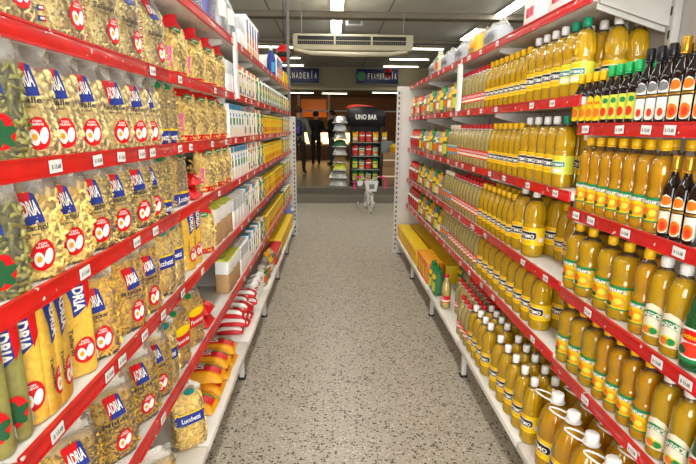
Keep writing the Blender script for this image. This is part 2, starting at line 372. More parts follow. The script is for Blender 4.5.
# side panels closing the far ends of both racks
def end_panel(sx, X, dep, XB, y, zt, label):
    t = empty('rack_end_panel', (0, y, 0)); b = MB()
    lo, hi = sorted((sx*(XB-.03), sx*(X+dep))); b.box(lo, hi, 0, .03, 0, zt, 'metal_white', .004); link('panel', b.mesh('panel'), t)
    b = MB(); lo, hi = sorted((sx*(XB-.03), sx*(XB+.03)))
    b.box(lo, hi, -.004, 0, .02, zt-.01, 'metal_white')
    for q in range(int(zt/.06)-1):
        x = sx*(XB-.005); b.box(x-.008, x+.008, -.0055, -.0035, .05+q*.06, .08+q*.06, 'slot')
    link('slotted_strip', b.mesh('slotted_strip'), t); tag(t, label, 'end panel')
end_panel(1, XR, DEPR, XBR, D0+4*DP+.006, 2.06, 'white slotted end panel closing the far end of the right rack')
end_panel(-1, XL, DEPL, XBL+.02, D0+5*DP+.006, 1.72, 'white slotted end panel closing the far end of the left rack')

# ------------------------------------------------------------------ products: prototypes
class Proto:
    def __init__(s, name, cat, parts, half, h, wd): s.name, s.cat, s.parts, s.half, s.h, s.wd = name, cat, parts, half, h, wd
PLACED = []
def put(p, X, Y, Z, rz, desc, where, row=0, tilt=(0, 0)):
    t = empty(p.name, (X, Y, Z), rz); t.rotation_euler = (tilt[0], tilt[1], rz)
    for nm, me, subs in p.parts:
        o = link(nm, me, t)
        for n2, m2 in subs: link(n2, m2, o)
    if p.cat in ('oil bottle', 'oil jug', 'sauce bottle', 'vinegar bottle'): t['r_'] = p.half
    PLACED.append((t, p.cat, desc, where, row, Y)); return t
def cyl(r):
    return lambda x, z, off: ((r+off)*math.sin(x/r), -(r+off)*math.cos(x/r), z)
def capmesh(r, z0, z1, mat, ring=None):
    b = MB(); fl = lambda z, a: .03*math.cos(12*a)
    b.lathe([(z0, r*.97), (z0+.002, r), (z1-.003, r*.97), (z1, r*.85)], mat, 24, flute=fl)
    b.lathe([(z0-.006, r*.98), (z0-.001, r*.98)], ring or mat, 16)
    return b.mesh('cap')
def bottle(name, prof, mat, cap, labelfn, desc_cat='oil bottle', n=24, flute=None, extra=()):
    top = max(z for z, r in prof); cut = top*(.925 if mat.startswith('oil') else 1)
    lo = [q for q in prof if q[0] <= cut]; hi = [q for q in prof if q[0] > cut]
    b = MB(); b.lathe(lo, mat, n, flute=flute); body = b.mesh('body')
    if hi: b = MB(); b.lathe([lo[-1]]+hi, 'pet', n, flute=flute, capb=False); extra = list(extra)+[('neck', b.mesh('neck'), [])]
    lb = MB(); labelfn(lb); 
    parts = [('body', body, []), ('label', lb.mesh('label'), []), ('cap', capmesh(*cap), [])]+list(extra)
    return Proto(name, desc_cat, parts, max(r for z, r in prof), cap[2], 2*max(r for z, r in prof))
def prof_scale(pts, h, r): return [(z*h, q*r) for z, q in pts]
ROUND = [(0, .86), (.02, .97), (.05, 1), (.17, 1), (.19, .97), (.46, .97), (.48, 1), (.5, .93), (.53, .93), (.56, 1), (.64, 1.0), (.72, .96), (.79, .82), (.85, .58), (.89, .34), (.91, .29), (.95, .29)]
def dome(h, n=12, amt=.08): return lambda z, a: -amt*(abs(math.cos(n*a/2))**3)*max(0, math.sin(PI*min(1, max(0, (z/h-.55)/.33))))
def lab_optimo(r, h, z0, z1, pill=('black', 'white')):
    def f(b):
        mp = cyl(r); rect(b, mp, -r*2.1, r*2.1, z0, z1, 'yellow', .0008, 20, 2)
        hh = (z1-z0); zc = z0+hh*.55; px = r*.92; pz = hh*.23
        blob(b, mp, [(-px, zc-pz), (0, zc-pz), (px, zc-pz), (px*1.12, zc-pz*.6), (px*1.16, zc), (px*1.12, zc+pz*.6), (px, zc+pz), (0, zc+pz), (-px, zc+pz), (-px*1.12, zc+pz*.6), (-px*1.16, zc), (-px*1.12, zc-pz*.6)], pill[1], .0014, 3)
        pz *= .86; px *= .98
        blob(b, mp, [(-px, zc-pz), (0, zc-pz), (px, zc-pz), (px*1.11, zc-pz*.6), (px*1.14, zc), (px*1.11, zc+pz*.6), (px, zc+pz), (0, zc+pz), (-px, zc+pz), (-px*1.11, zc+pz*.6), (-px*1.14, zc), (-px*1.11, zc-pz*.6)], pill[0], .0021, 3)
        text(b, mp, 'ÓPTIMO', 0, zc, px*1.85, pz*1.35, pill[1], .0036, bold=.03)
        rect(b, mp, -r*.5, r*.5, z0+hh*.12, z0+hh*.2, 'amber', .0012, 6, 1); rect(b, mp, r*1.25, r*1.75, z0+hh*.2, z0+hh*.45, 'white', .0014, 4, 1)
        rect(b, mp, -r*.3, r*.3, z0+hh*.82, z0+hh*.94, 'amber', .0012, 4, 1)
    return f
def lab_natura(r, z0, z1, edge='green'):
    def f(b):
        mp = cyl(r); hh = z1-z0; rect(b, mp, -r*2.2, r*2.2, z0, z1, 'yellow', .0008, 20, 2)
        rect(b, mp, -r*2.2, r*2.2, z1-hh*.1, z1, edge, .0012, 20, 1); rect(b, mp, -r*2.2, r*2.2, z0, z0+hh*.06, edge, .0012, 20, 1)
        vs = [(-r*1.15+2.3*r*i/8, z1-hh*.36+hh*.1*math.sin(i/8*PI)) for i in range(9)]+[(r*1.15-2.3*r*i/8, z1-hh*.1) for i in range(9)]
        blob(b, mp, vs, 'teal', .0014, 2)
        text(b, mp, 'natura', 0, z1-hh*.2, r*1.7, hh*.17, 'white', .003, arc=hh*.03)
        blob(b, mp, oval(r*.15, z0+hh*.36, r*.7, hh*.24), 'amber', .0014); blob(b, mp, oval(-r*.35, z0+hh*.42, r*.3, hh*.2), 'orange', .002)
        blob(b, mp, oval(r*.3, z0+hh*.38, r*.3, hh*.13), 'lime', .002); blob(b, mp, oval(-r*.4, z0+hh*.2, r*.3, hh*.09), 'leaf', .0022)
    return f
P = {}
h, r = .30, .043
P['optimo'] = bottle('oil_bottle', prof_scale(ROUND, h, r), 'oil', (.0165, .272, .30, 'cap_white'), lab_optimo(r*.97, h, .058, .136), n=48, flute=dome(h))
def lab_opt_soy(b):
    r = .043*.97; mp = cyl(r); rect(b, mp, -r*2.1, r*2.1, .058, .136, 'lime', .0008, 20, 2)
    rect(b, mp, -r*.95, r*.95, .088, .112, 'white', .0014, 10, 2); rect(b, mp, -r*.92, r*.92, .0895, .1105, 'teal', .0021, 10, 2); text(b, mp, 'ÓPTIMO', 0, .1, r*1.6, .013, 'white', .0034, bold=.03)
    rect(b, mp, -r*.8, r*.8, .064, .082, 'cream', .0014, 8, 1); rect(b, mp, -r*.4, r*.4, .118, .13, 'yellow', .0014, 6, 1)
P['optimo_green'] = bottle('oil_bottle', prof_scale(ROUND, h, r), 'oil', (.0165, .272, .30, 'cap_green'), lab_opt_soy, n=48, flute=dome(h))
h, r = .275, .039
SLIM = [(0, .86), (.02, .97), (.05, 1), (.15, 1), (.17, .97), (.42, .97), (.44, 1), (.47, .93), (.5, .99), (.6, .98), (.68, .9), (.75, .75), (.82, .55), (.87, .4), (.9, .34), (.95, .33)]
P['optimo_slim'] = bottle('oil_bottle', prof_scale(SLIM, h, r), 'oil', (.0158, .248, .275, 'cap_yellow'), lab_optimo(r*.97, h, .05, .115), n=28, flute=lambda z, a: .02*math.cos(7*a)*(1 if .13 < z < .2 else 0))
def lab_red(b):
    r = .037*.97; mp = cyl(r); rect(b, mp, -r*2.1, r*2.1, .075, .105, 'red', .0008, 18, 1); rect(b, mp, -r*2.1, r*2.1, .06, .075, 'cream', .0008, 18, 1)
    rect(b, mp, -r*2.1, r*2.1, .052, .06, 'red', .0008, 18, 1); text(b, mp, 'SOL', 0, .09, r*1.1, .014, 'white', .002, bold=.03)
P['red_cap'] = bottle('oil_bottle', prof_scale(SLIM, .27, .037), 'oil_pale', (.0155, .243, .27, 'cap_red', 'cap_white'), lab_red, n=24)
def lab_blue(b):
    r = .037*.97; mp = cyl(r); rect(b, mp, -r*1.4, r*1.4, .05, .11, 'sky', .0008, 16, 1); blob(b, mp, oval(0, .08, r*.6, .02), 'orange', .0014); rect(b, mp, -r*1.4, r*1.4, .11, .114, 'white', .001, 12, 1)
P['blue_label'] = bottle('oil_bottle', prof_scale(SLIM, .27, .037), 'oil_pale', (.0155, .243, .27, 'cream'), lab_blue, n=24)
h, r = .325, .054
P['optimo_big'] = bottle('oil_bottle', prof_scale(ROUND, h, r), 'oil', (.0175, .297, .325, 'cap_white'), lab_optimo(r*.97, h, .06, .148), n=48, flute=dome(h, 12, .07))
h, r = .285, .050
P['optimo_mid'] = bottle('oil_bottle', prof_scale(ROUND, h, r), 'oil', (.017, .258, .285, 'cap_white'), lab_optimo(r*.97, h, .05, .128), n=48, flute=dome(h, 12, .08))
NAT = [(0, .86), (.02, .97), (.05, 1), (.10, 1), (.12, .97), (.40, .97), (.42, 1), (.45, .88), (.5, .84), (.56, .9), (.62, 1), (.70, 1.0), (.77, .9), (.83, .68), (.88, .46), (.9, .4), (.95, .4)]
h, r = .275, .0335
P['natura'] = bottle('oil_bottle', prof_scale(NAT, h, r), 'oil_deep', (.0155, .25, .275, 'cap_yellow'), lab_natura(r*.97, .034, .108), n=24)
h, r = .265, .046
SQ = [(0, .86), (.02, .97), (.05, 1), (.12, 1), (.14, .97), (.46, .97), (.48, 1), (.51, .9), (.56, .94), (.62, 1), (.7, 1.0), (.77, .92), (.83, .7), (.88, .4), (.905, .3), (.95, .3)]
P['natura_big'] = bottle('oil_bottle', prof_scale(SQ, h, r), 'oil', (.0165, .24, .265, 'cap_yellow'), lab_natura(r*.97, .038, .12), n=28)
def lab_maz(b):
    r = .038*.97; mp = cyl(r)
    pts = [(r*1.0*c, .03+.0*s) for c, s in ((-1, 0), (0, 0), (1, 0))]+[(r, .105), (r*.6, .122), (0, .13), (-r*.6, .122), (-r, .105)]
    blob(b, mp, pts, 'cream', .0008, 3)
    vs = [(-r*.95+1.9*r*i/8, .095+.014*math.sin(i/8*PI)) for i in range(9)]+[(r*.95-1.9*r*i/8, .075+.014*math.sin(i/8*PI)) for i in range(9)]
    blob(b, mp, vs, 'green', .0014, 2); text(b, mp, 'MAZOLA', 0, .085, r*1.55, .012, 'white', .003, arc=.012, bold=.03)
    blob(b, mp, oval(0, .048, r*.7, .014), 'lime', .0016); blob(b, mp, oval(-r*.2, .046, r*.35, .011), 'orange', .0022); blob(b, mp, oval(r*.3, .047, r*.3, .01), 'green', .0022)
P['mazola'] = bottle('oil_bottle', prof_scale([(0, .88), (.02, .97), (.05, 1), (.1, .97), (.48, .97), (.52, 1), (.66, 1), (.74, .94), (.8, .78), (.85, .55), (.89, .42), (.95, .42)], .27, .038), 'oil', (.0168, .246, .27, 'cap_white'), lab_maz, n=24)
def lab_green(b):
    r = .04*.97; mp = cyl(r); rect(b, mp, -r*1.6, r*1.6, .025, .12, 'white', .0008, 16, 3); blob(b, mp, oval(0, .098, r*.95, .017), 'red', .0016, 3)
    text(b, mp, 'Cocinero', 0, .098, r*1.5, .014, 'yellow', .0032, bold=.02); blob(b, mp, oval(.1*r, .06, r*.8, .02), 'tomato', .0016, 3); blob(b, mp, oval(-.5*r, .055, r*.35, .012), 'leaf', .0024)
    rect(b, mp, -r*1.6, r*1.6, .025, .036, 'green', .0014, 14, 1)
P['green_glass'] = bottle('olive_oil_bottle', prof_scale([(0, .88), (.02, .97), (.05, 1), (.1, .97), (.44, .97), (.5, .95), (.62, .82), (.75, .6), (.85, .42), (.9, .36), (.95, .36)], .285, .04), 'glass_green', (.0155, .255, .285, 'cap_yellow'), lab_green)
FL = [(0, .9), (.02, 1), (.06, 1), (.1, .97), (.55, .97), (.6, .95), (.68, .72), (.74, .48), (.8, .36), (.95, .34)]
def lab_sauce(b):
    r = .0232*.97; mp = cyl(r)
    blob(b, mp, [(-r*.8, .02), (0, .015), (r*.8, .02), (r*.85, .07), (r*.5, .098), (0, .105), (-r*.5, .098), (-r*.85, .07)], 'yellow', .0008, 3)
    blob(b, mp, oval(0, .045, r*.5, .016), 'orange', .0016); text(b, mp, 'SOJA', 0, .078, r*1.1, .011, 'red', .0022, bold=.03)
P['sauce_yellow'] = bottle('sauce_bottle', prof_scale(FL, .19, .0232), 'glass_dark', (.0125, .163, .19, 'cap_yellow'), lab_sauce, 'sauce bottle', 20)
def lab_lemon(b):
    r = .0242*.97; mp = cyl(r); rect(b, mp, -r*1.1, r*1.1, .02, .1, 'lime', .0008, 12, 2); blob(b, mp, oval(0, .045, r*.45, .015), 'tomato', .0016); blob(b, mp, oval(.2*r, .082, r*.35, .009), 'green', .0016)
P['sauce_green'] = bottle('sauce_bottle', prof_scale(FL, .2, .0242), 'glass_dark', (.0135, .17, .2, 'cap_lime'), lab_lemon, 'sauce bottle', 20)
def lab_oval(c1, c2, c3):
    def f(b):
        r = .0242*.97; mp = cyl(r)
        def arch(z0, z1, q, m, off): blob(b, mp, [(-r*q, z0+.012), (-r*q*.6, z0+.002), (0, z0), (r*q*.6, z0+.002), (r*q, z0+.012), (r*q, z1-.018), (r*q*.6, z1-.005), (0, z1), (-r*q*.6, z1-.005), (-r*q, z1-.018)], m, off, 3)
        arch(.014, .126, .68, c1, .0012); blob(b, mp, oval(0, .108, r*.6, .013), c2, .0016); rect(b, mp, -r*.68, r*.68, .078, .09, 'black', .0016, 8, 1)
        rect(b, mp, -r*.7, r*.7, .0815, .0865, 'cap_gold', .0024, 6, 1); blob(b, mp, oval(0, .038, r*.6, .02), c3, .0016); blob(b, mp, oval(.1*r, .036, r*.3, .012), 'tomato', .0024)
    return f
P['vinegar_white'] = bottle('vinegar_bottle', prof_scale(FL, .225, .0242), 'glass_dark', (.0125, .19, .225, 'cap_black'), lab_oval('white', 'grey', 'cream'), 'vinegar bottle', 20)
P['vinegar_gold'] = bottle('vinegar_bottle', prof_scale(FL, .235, .0245), 'glass_dark', (.0128, .195, .235, 'cap_gold'), lab_oval('cream', 'orange', 'orange'), 'vinegar bottle', 20)
# big jug with a carrying loop
h, r = .33, .062
JUG = [(0, .86), (.02, .97), (.05, 1), (.14, 1), (.16, .98), (.44, .98), (.46, 1), (.58, 1), (.66, .96), (.74, .84), (.81, .62), (.86, .38), (.89, .27), (.94, .27)]
hb = MB(); z = .293
hb.tube([(.026*math.cos(a), .026*math.sin(a), z) for a in [2*PI*k/16 for k in range(16)]], .0038, 'cap_white', 6, True)
lp = [(-.026, 0), (-.045, -.004), (-.062, -.02), (-.078, -.047), (-.080, -.062), (-.068, -.068), (-.05, -.062), (-.022, -.045), (-.004, -.026)]
hb.tube([(p_[0]*.9, p_[1]*.9, z+.010*math.sin(PI*i_/8)) for i_, p_ in enumerate(lp)], .0036, 'cap_white', 6)
P['jug'] = bottle('oil_jug', prof_scale(JUG, h, r), 'oil_deep', (.0235, .298, .33, 'cap_white'), lab_optimo(r*.98, h, .055, .14), 'oil jug', 56, dome(h, 14, .06), [('handle', hb.mesh('handle'), [])])

# ---- pasta bags
def pieces(b, kind, mat, pts):
    for (p, nrm) in pts:
        a = random.uniform(0, 2*PI); t0 = nrm.cross(Vector((0, 0, 1)));  t0 = t0.normalized() if t0.length > .01 else Vector((1, 0, 0)); t1 = nrm.cross(t0)
        t = (t0*math.cos(a)+t1*math.sin(a)+nrm*random.uniform(-.25, .25)).normalized(); s = nrm.cross(t).normalized(); n2 = t.cross(s)
        if kind == 'penne':
            L = random.uniform(.026, .038)/2; r = .0048; vs = []
            for e in (-1, 1):
                for k in range(7):
                    q = 2*PI*k/7; vs.append(p+t*(e*L+.5*r*math.cos(q))+s*r*math.cos(q)+n2*r*math.sin(q))
            b.add(vs, [(k, (k+1) % 7, (k+1) % 7+7, k+7) for k in range(7)]+[tuple(range(7, 14))], mat, True)
        elif kind == 'twist':
            L = random.uniform(.024, .034)/2; vs = []; n = 7
            for i in range(n):
                x = -L+2*L*i/(n-1); q = i*1.25
                for g in (0, PI): vs.append(p+t*x+(s*math.cos(q+g)+n2*math.sin(q+g))*.0055)
                vs.append(p+t*x+(s*math.cos(q+1.6)+n2*math.sin(q+1.6))*.0025)
            b.add(vs, [(3*i+k, 3*i+(k+1) % 3, 3*i+3+(k+1) % 3, 3*i+3+k) for i in range(n-1) for k in range(3)], mat, True)
        else:                                               # bent elbow or shell
            r = .0042 if kind == 'elbow' else .0058; R = .008 if kind == 'elbow' else .006; vs = []
            for i in range(4):
                th = PI*i/3; c = p+t*R*math.cos(th)+s*R*math.sin(th); e1 = t*math.cos(th)+s*math.sin(th); rr = r*(.6+.4*math.sin(th) if kind == 'shell' else 1)
                for k in range(5): q = 2*PI*k/5; vs.append(c+e1*rr*math.cos(q)+n2*rr*math.sin(q))
            b.add(vs, [(5*i+k, 5*i+(k+1) % 5, 5*i+5+(k+1) % 5, 5*i+5+k) for i in range(3) for k in range(5)]+[tuple(range(5))], mat, True)
def sgnpow(x, p): return math.copysign(abs(x)**p, x)
def bag(name, w, d, h, fill, core, kind, pmat, n, decor, cat='pasta bag', tops='film_top', seed=0, pw=3.0, bottommat=None):
    rnd = random.Random(seed)
    ph = [rnd.uniform(0, 6) for _ in range(6)]
    def Wf(z):
        t = z/h; return w/2*(.88+.12*min(1, t/.1))*(1-.10*max(0, (t-fill)/(1-fill)))
    def Df(z):
        t = z/h; a = .78+.22*math.sin(min(1, t/.12)*PI/2); f0 = fill*.72
        if t > f0: s = (t-f0)/(1-f0); a = 1-(s**1.35)*.95
        return d/2*a*(1+.05*math.sin(9*t+ph[0]))
    def front(x, z):
        z = min(max(z, 0), h); q = min(.999, abs(x)/Wf(z)); return Df(z)*(1-q**pw)**(1/pw)
    def mp(x, z, off): return (x, -(front(x, z)+off+.0012), z)
    def shell(sc, z0, z1, nr, wr, cap, inset=0):
        vs = []; fs = []; N = 28
        for i in range(nr+1):
            z = z0+(z1-z0)*i/nr; t = max(0, (z/h-fill)/(1-fill))
            for k in range(N):
                a = 2*PI*k/N; x = sc*Wf(z)*sgnpow(math.cos(a), 2/pw); y = max(.15*Df(z), sc*Df(z)-inset)*sgnpow(math.sin(a), 2/pw)
                g = wr*(.2+t)
                y += g*.010*math.sin(70*x+50*z+ph[1])+g*.005*math.sin(160*x-90*z+ph[2]); zz = z+g*t*.012*math.sin(50*x+ph[3]); x += g*.004*math.sin(80*z+ph[4])
                vs.append((x, y, zz))
        for i in range(nr):
            for k in range(N): fs.append((i*N+k, i*N+(k+1) % N, (i+1)*N+(k+1) % N, (i+1)*N+k))
        if cap:
            fs.append(tuple(reversed(range(N))))
            fs.append(tuple(nr*N+k for k in range(N)))
        return vs, fs
    parts = []
    b = MB(); vs, fs = shell(.93, .002, h*fill, 8, 0, True, .0075 if kind else 0); b.add(vs, fs, core, True)
    if kind:
        pts = []
        for _ in range(n):
            z = rnd.uniform(.006, h*fill); x = rnd.uniform(-1, 1); x = sgnpow(x, .85)*Wf(z)*.97
            e = .002; y = max(0, front(x, z)-.005); gx = (front(x+e, z)-front(x-e, z))/(2*e); gz = (front(x, z+e)-front(x, z-e))/(2*e)
            gx = max(-3, min(3, gx)); nv = Vector((-gx, -1, -gz)).normalized()
            pts.append((Vector((x, -y, z)), nv))
        for _ in range(n//3):                               # gusset sides
            z = rnd.uniform(.006, h*fill); sg = rnd.choice((-1, 1)); a = rnd.uniform(-.6, .6)
            pts.append((Vector((sg*(Wf(z)-.005), Df(z)*a, z)), Vector((sg, 0, 0))))
        pieces(b, kind, pmat, pts)
    parts.append(('pasta', b.mesh('pasta'), []))
    b = MB(); vs, fs = shell(1.0, 0, h*fill, 10, .25, False); b.add(vs, fs, 'film', True)
    N = 28; fs2 = [tuple(reversed(range(N)))]; b.add(vs[:N], fs2, bottommat or 'film', True)
    parts.append(('wrapper', b.mesh('wrapper'), []))
    b = MB(); vs, fs = shell(1.0, h*fill, h, 7, 1.0, False); b.add(vs, fs, tops, True); parts.append(('bag_top', b.mesh('bag_top'), []))
    for nm, fn in decor:
        b = MB(); fn(b, mp, w, h); parts.append((nm, b.mesh(nm), []))
    return Proto(name, cat, parts, d/2, h, w)
def d_logo(b, mp, w, h, cx=-.0, cz=.70, s=1.0, word='ADRIA', rot=0):
    z = cz*h; k = .029*s; x = cx*w
    q = lambda pts: [(x+px*math.cos(rot)-pz*math.sin(rot), z+px*math.sin(rot)+pz*math.cos(rot)) for px, pz in pts]
    blob(b, mp, q([(-k*.95, k*1.15), (k*.45, k*1.15), (k*.3, k*.2), (-.05*k, -k*.45), (-k*.6, -k*.6), (-k*.6, -k*1.1), (-k*.8, 0)]), 'red', .0014, 3)
    blob(b, mp, q([(k*.45, k*1.15), (k*.75, k*1.0), (k*.92, 0), (k*1.05, -k*1.0), (0, -k*1.1), (-k*.6, -k*1.1), (-k*.6, -k*.6), (-.05*k, -k*.45), (k*.3, k*.2)]), 'blue', .0012, 3)
    text(b, mp, word, x+.03*k, z+.06*k, k*1.45, k*1.05, 'white', .0034, rot=rot+.08, bold=.03)
def d_name(t, z=.50, wd=.5, col='ink', ht=.013):
    return lambda b, mp, w, h: (text(b, mp, t, -.02*w, z*h, wd*w, ht, col, .003), text(b, mp, 'fideos secos', -.02*w, z*h-.014, wd*.6*w, .005, col, .003))
def d_egg(cx=.12, cz=.24, s=1.0, leaf=False):
    def f(b, mp, w, h):
        x, z = cx*w, cz*h
        blob(b, mp, oval(x, z, .026*s, .034*s, 20, -.2, .1), 'red', .0014, 3)
        if leaf:
            for q in range(5): blob(b, mp, oval(x+.012*s*math.cos(q*1.25+.4), z-.004*s+.013*s*math.sin(q*1.25+.4), .009*s, .017*s, 10, q*1.25-1.1), 'leaf', .0026)
            return
        blob(b, mp, oval(x-.009*s, z-.008*s, .0105*s, .0165*s, 14, .12), 'white', .0026); blob(b, mp, oval(x+.011*s, z-.004*s, .009*s, .0175*s, 14, -.25), 'white', .0026)
        blob(b, mp, oval(x-.009*s, z-.007*s, .0055*s, .007*s, 10), 'amber', .0036)
        text(b, mp, 'CON', x, z+.025*s, .018*s, .005*s, 'white', .003, bold=.03); text(b, mp, 'HUEVO', x, z+.0185*s, .026*s, .005*s, 'white', .003, bold=.03)
    return f
def d_side(b, mp, w, h):
    for q in range(8):
        z = .06*h+q*.09*h; x = -.425*w
        rect(b, mp, x-.006, x, z, z+.012, 'blue', .0012, 1, 1); rect(b, mp, x, x+.006, z, z+.012, 'red', .0012, 1, 1); rect(b, mp, x-.003, x+.004, z+.004, z+.009, 'white', .002, 1, 1)
def adria(kind, pm, core, word, w, d, h, fill, n, seed, egg=(.12, .24), leaf=False, side=False, lz=.66):
    dec = [('logo', lambda b, mp, w, h: d_logo(b, mp, w, h, cz=lz)), ('lettering', d_name(word)), ('emblem', d_egg(*egg, leaf=leaf))]
    if side: dec.append(('side_print', d_side))
    return bag('pasta_bag', w, d, h, fill, core, kind, pm, n, dec, seed=seed)
P['ad_pale'] = adria('elbow', 'pasta_pale', 'pasta_core_pale', 'Tallarín', .155, .085, .25, .88, 190, 3, (.2, .28), side=True, lz=.82)
P['ad_shell'] = adria('shell', 'pasta_pale', 'pasta_core_pale', 'Farfalle', .14, .06, .238, .74, 200, 4, (.12, .22), side=False)
P['ad_penne'] = adria('penne', 'pasta', 'pasta_core', 'Mostachol', .15, .06, .235, .76, 190, 5)
P['ad_twist'] = adria('twist', 'pasta', 'pasta_core', 'Tirabuzón', .14, .058, .235, .8, 200, 6)
P['ad_rizo'] = adria('elbow', 'pasta_gold', 'pasta_core', 'Rizos', .15, .08, .255, .85, 230, 8, side=True)
P['ad_leaf'] = adria('penne', 'spinach', 'spinach', 'Espinaca', .15, .06, .235, .76, 160, 9, leaf=True)
P['ad_big'] = adria('twist', 'pasta_gold', 'pasta_core', 'Nidos', .16, .085, .27, .76, 230, 10, side=True)
def dec_redtop(b, mp, w, h):
    rect(b, mp, -.44*w, .44*w, .02*h, .12*h, 'red', .0012, 8, 1); rect(b, mp, -.46*w, -.36*w, .2*h, .5*h, 'pink', .0012, 2, 3)
def sticker(cx, cz, rx, rz, m, word=None):
    def f(b, mp, w, h):
        blob(b, mp, oval(cx*w, cz*h, rx, rz), m, .0014)
        if word: text(b, mp, word, cx*w, cz*h, rx*1.2, rz*.8, 'white', .003, bold=.03)
    return f
P['redtop'] = bag('pasta_bag', .15, .085, .245, .80, 'pasta_core', 'penne', 'pasta', 170, [('label', dec_redtop), ('sticker', sticker(.05, .8, .03, .012, 'green', 'pasta'))], tops='red', seed=12)
def dec_blue(b, mp, w, h):
    rect(b, mp, -.45*w, .45*w, .02*h, .22*h, 'blue', .0012, 10, 2); text(b, mp, 'Lucchetti', 0, .12*h, .085, .022, 'white', .003, bold=.02)
    vs = [(-.42*w+.84*w*i/8, .22*h+.03*h*math.sin(i/8*PI)) for i in range(9)]; blob(b, mp, vs+[(.42*w, .21*h), (-.42*w, .21*h)], 'yellow', .0018, 1)
P['bluebase'] = bag('pasta_bag', .13, .08, .245, .86, 'pasta_core', 'twist', 'pasta', 190, [('label', dec_blue), ('sticker', sticker(.1, .86, .026, .012, 'green'))], seed=14)
def dec_blueband(b, mp, w, h):
    rect(b, mp, -.46*w, .46*w, .4*h, .56*h, 'blue', .0012, 10, 2); rect(b, mp, -.46*w, .46*w, .56*h, .585*h, 'yellow', .0012, 10, 1); text(b, mp, 'Lucchetti', 0, .48*h, .08, .02, 'white', .003, bold=.02)
P['blueband'] = bag('pasta_bag', .14, .09, .27, .86, 'pasta_core', 'elbow', 'pasta', 190, [('label', dec_blueband), ('sticker', sticker(.1, .88, .024, .012, 'teal'))], seed=15)
def dec_redband(b, mp, w, h):
    rect(b, mp, -.46*w, .46*w, .36*h, .6*h, 'red', .0012, 10, 2); blob(b, mp, oval(0, .62*h, .36*w, .07*h), 'yellow', .002); text(b, mp, 'Favorita', 0, .46*h, .08, .02, 'white', .003, bold=.02)
P['redband'] = bag('pasta_bag', .15, .09, .26, .86, 'pasta_core', 'shell', 'pasta_gold', 190, [('label', dec_redband), ('sticker', sticker(-.1, .9, .02, .012, 'green'))], seed=16)
# ---- spaghetti packets: strands as ribs along the packet
def spag(mat, logo, leaf=False):
    w, d, h = .078, .034, .272; b = MB(); N = 16; ring = []
    for i in range(N*2+1): x = -w/2+w*i/(N*2); ring.append((x, -d/2-(.0016 if i % 2 else 0)+.35*d*(abs(2*x/w)**4)))
    for i in range(N*2+1): x = w/2-w*i/(N*2); ring.append((x, d/2+(.0016 if i % 2 else 0)-.35*d*(abs(2*x/w)**4)))
    n = len(ring); vs = []
    for z, sc in ((.004, .9), (.01, 1), (h-.012, 1), (h-.004, .9)): vs += [(x*sc, y*sc, z) for x, y in ring]
    b.add(vs, [(j*n+i, j*n+(i+1) % n, (j+1)*n+(i+1) % n, (j+1)*n+i) for j in range(3) for i in range(n)]+[tuple(reversed(range(n))), tuple(3*n+i for i in range(n))], mat, True)
    body = b.mesh('spaghetti')
    mp = lambda x, z, off: (x, -(d/2+.0016-.35*d*(abs(2*x/w)**4)+off), z)
    b = MB(); b.box(-w/2, w/2, -.002, .002, h-.006, h+.006, 'film'); seal = b.mesh('seal')
    b = MB(); blob(b, mp, [(-.03, .27), (.0, .262), (.03, .262), (.026, .185), (0, .165), (-.01, .16), (-.012, .2)], 'blue', .0012, 3)
    blob(b, mp, [(.036, .27), (.036, .2), (.024, .175), (.022, .2), (.016, .27)], 'red', .0018, 2); text(b, mp, 'ADRIA', .006, .216, .082, .026, 'white', .003, rot=-PI/2, bold=.04); lg = b.mesh('logo')
    b = MB(); d_egg(.1, .26, 1.0, leaf)(b, mp, w, h); em = b.mesh('emblem')
    b = MB(); text(b, mp, 'Tallarín' if not leaf else 'Espinaca', -.02, .1, .07, .009, 'ink' if not leaf else 'white', .003, rot=-PI/2); lt = b.mesh('lettering')
    b = MB(); rect(b, lambda x, z, o: (w/2+.0004+o, x, z), -.009, .009, .03, .055, 'white', .0012, 1, 1); rect(b, lambda x, z, o: (w/2+.0004+o, x, z), -.007, .007, .034, .05, 'purple', .002, 1, 1)
    bc = b.mesh('barcode'); b = MB(); rect(b, lambda x, z, o: (-w/2-.0004-o, -x, z), -.009, .009, .03, .055, 'white', .0012, 1, 1); rect(b, lambda x, z, o: (-w/2-.0004-o, -x, z), -.007, .007, .034, .05, 'purple', .002, 1, 1); bc2 = b.mesh('barcode')
    return Proto('spaghetti_pack', 'spaghetti', [('spaghetti', body, []), ('seal', seal, []), ('logo', lg, []), ('emblem', em, []), ('lettering', lt, []), ('barcode', bc, []), ('barcode', bc2, [])], d/2, h, w)
P['spag'] = spag('spaghetti', 'ADRIA'); P['spag_leaf'] = spag('spinach', 'ADRIA', True)
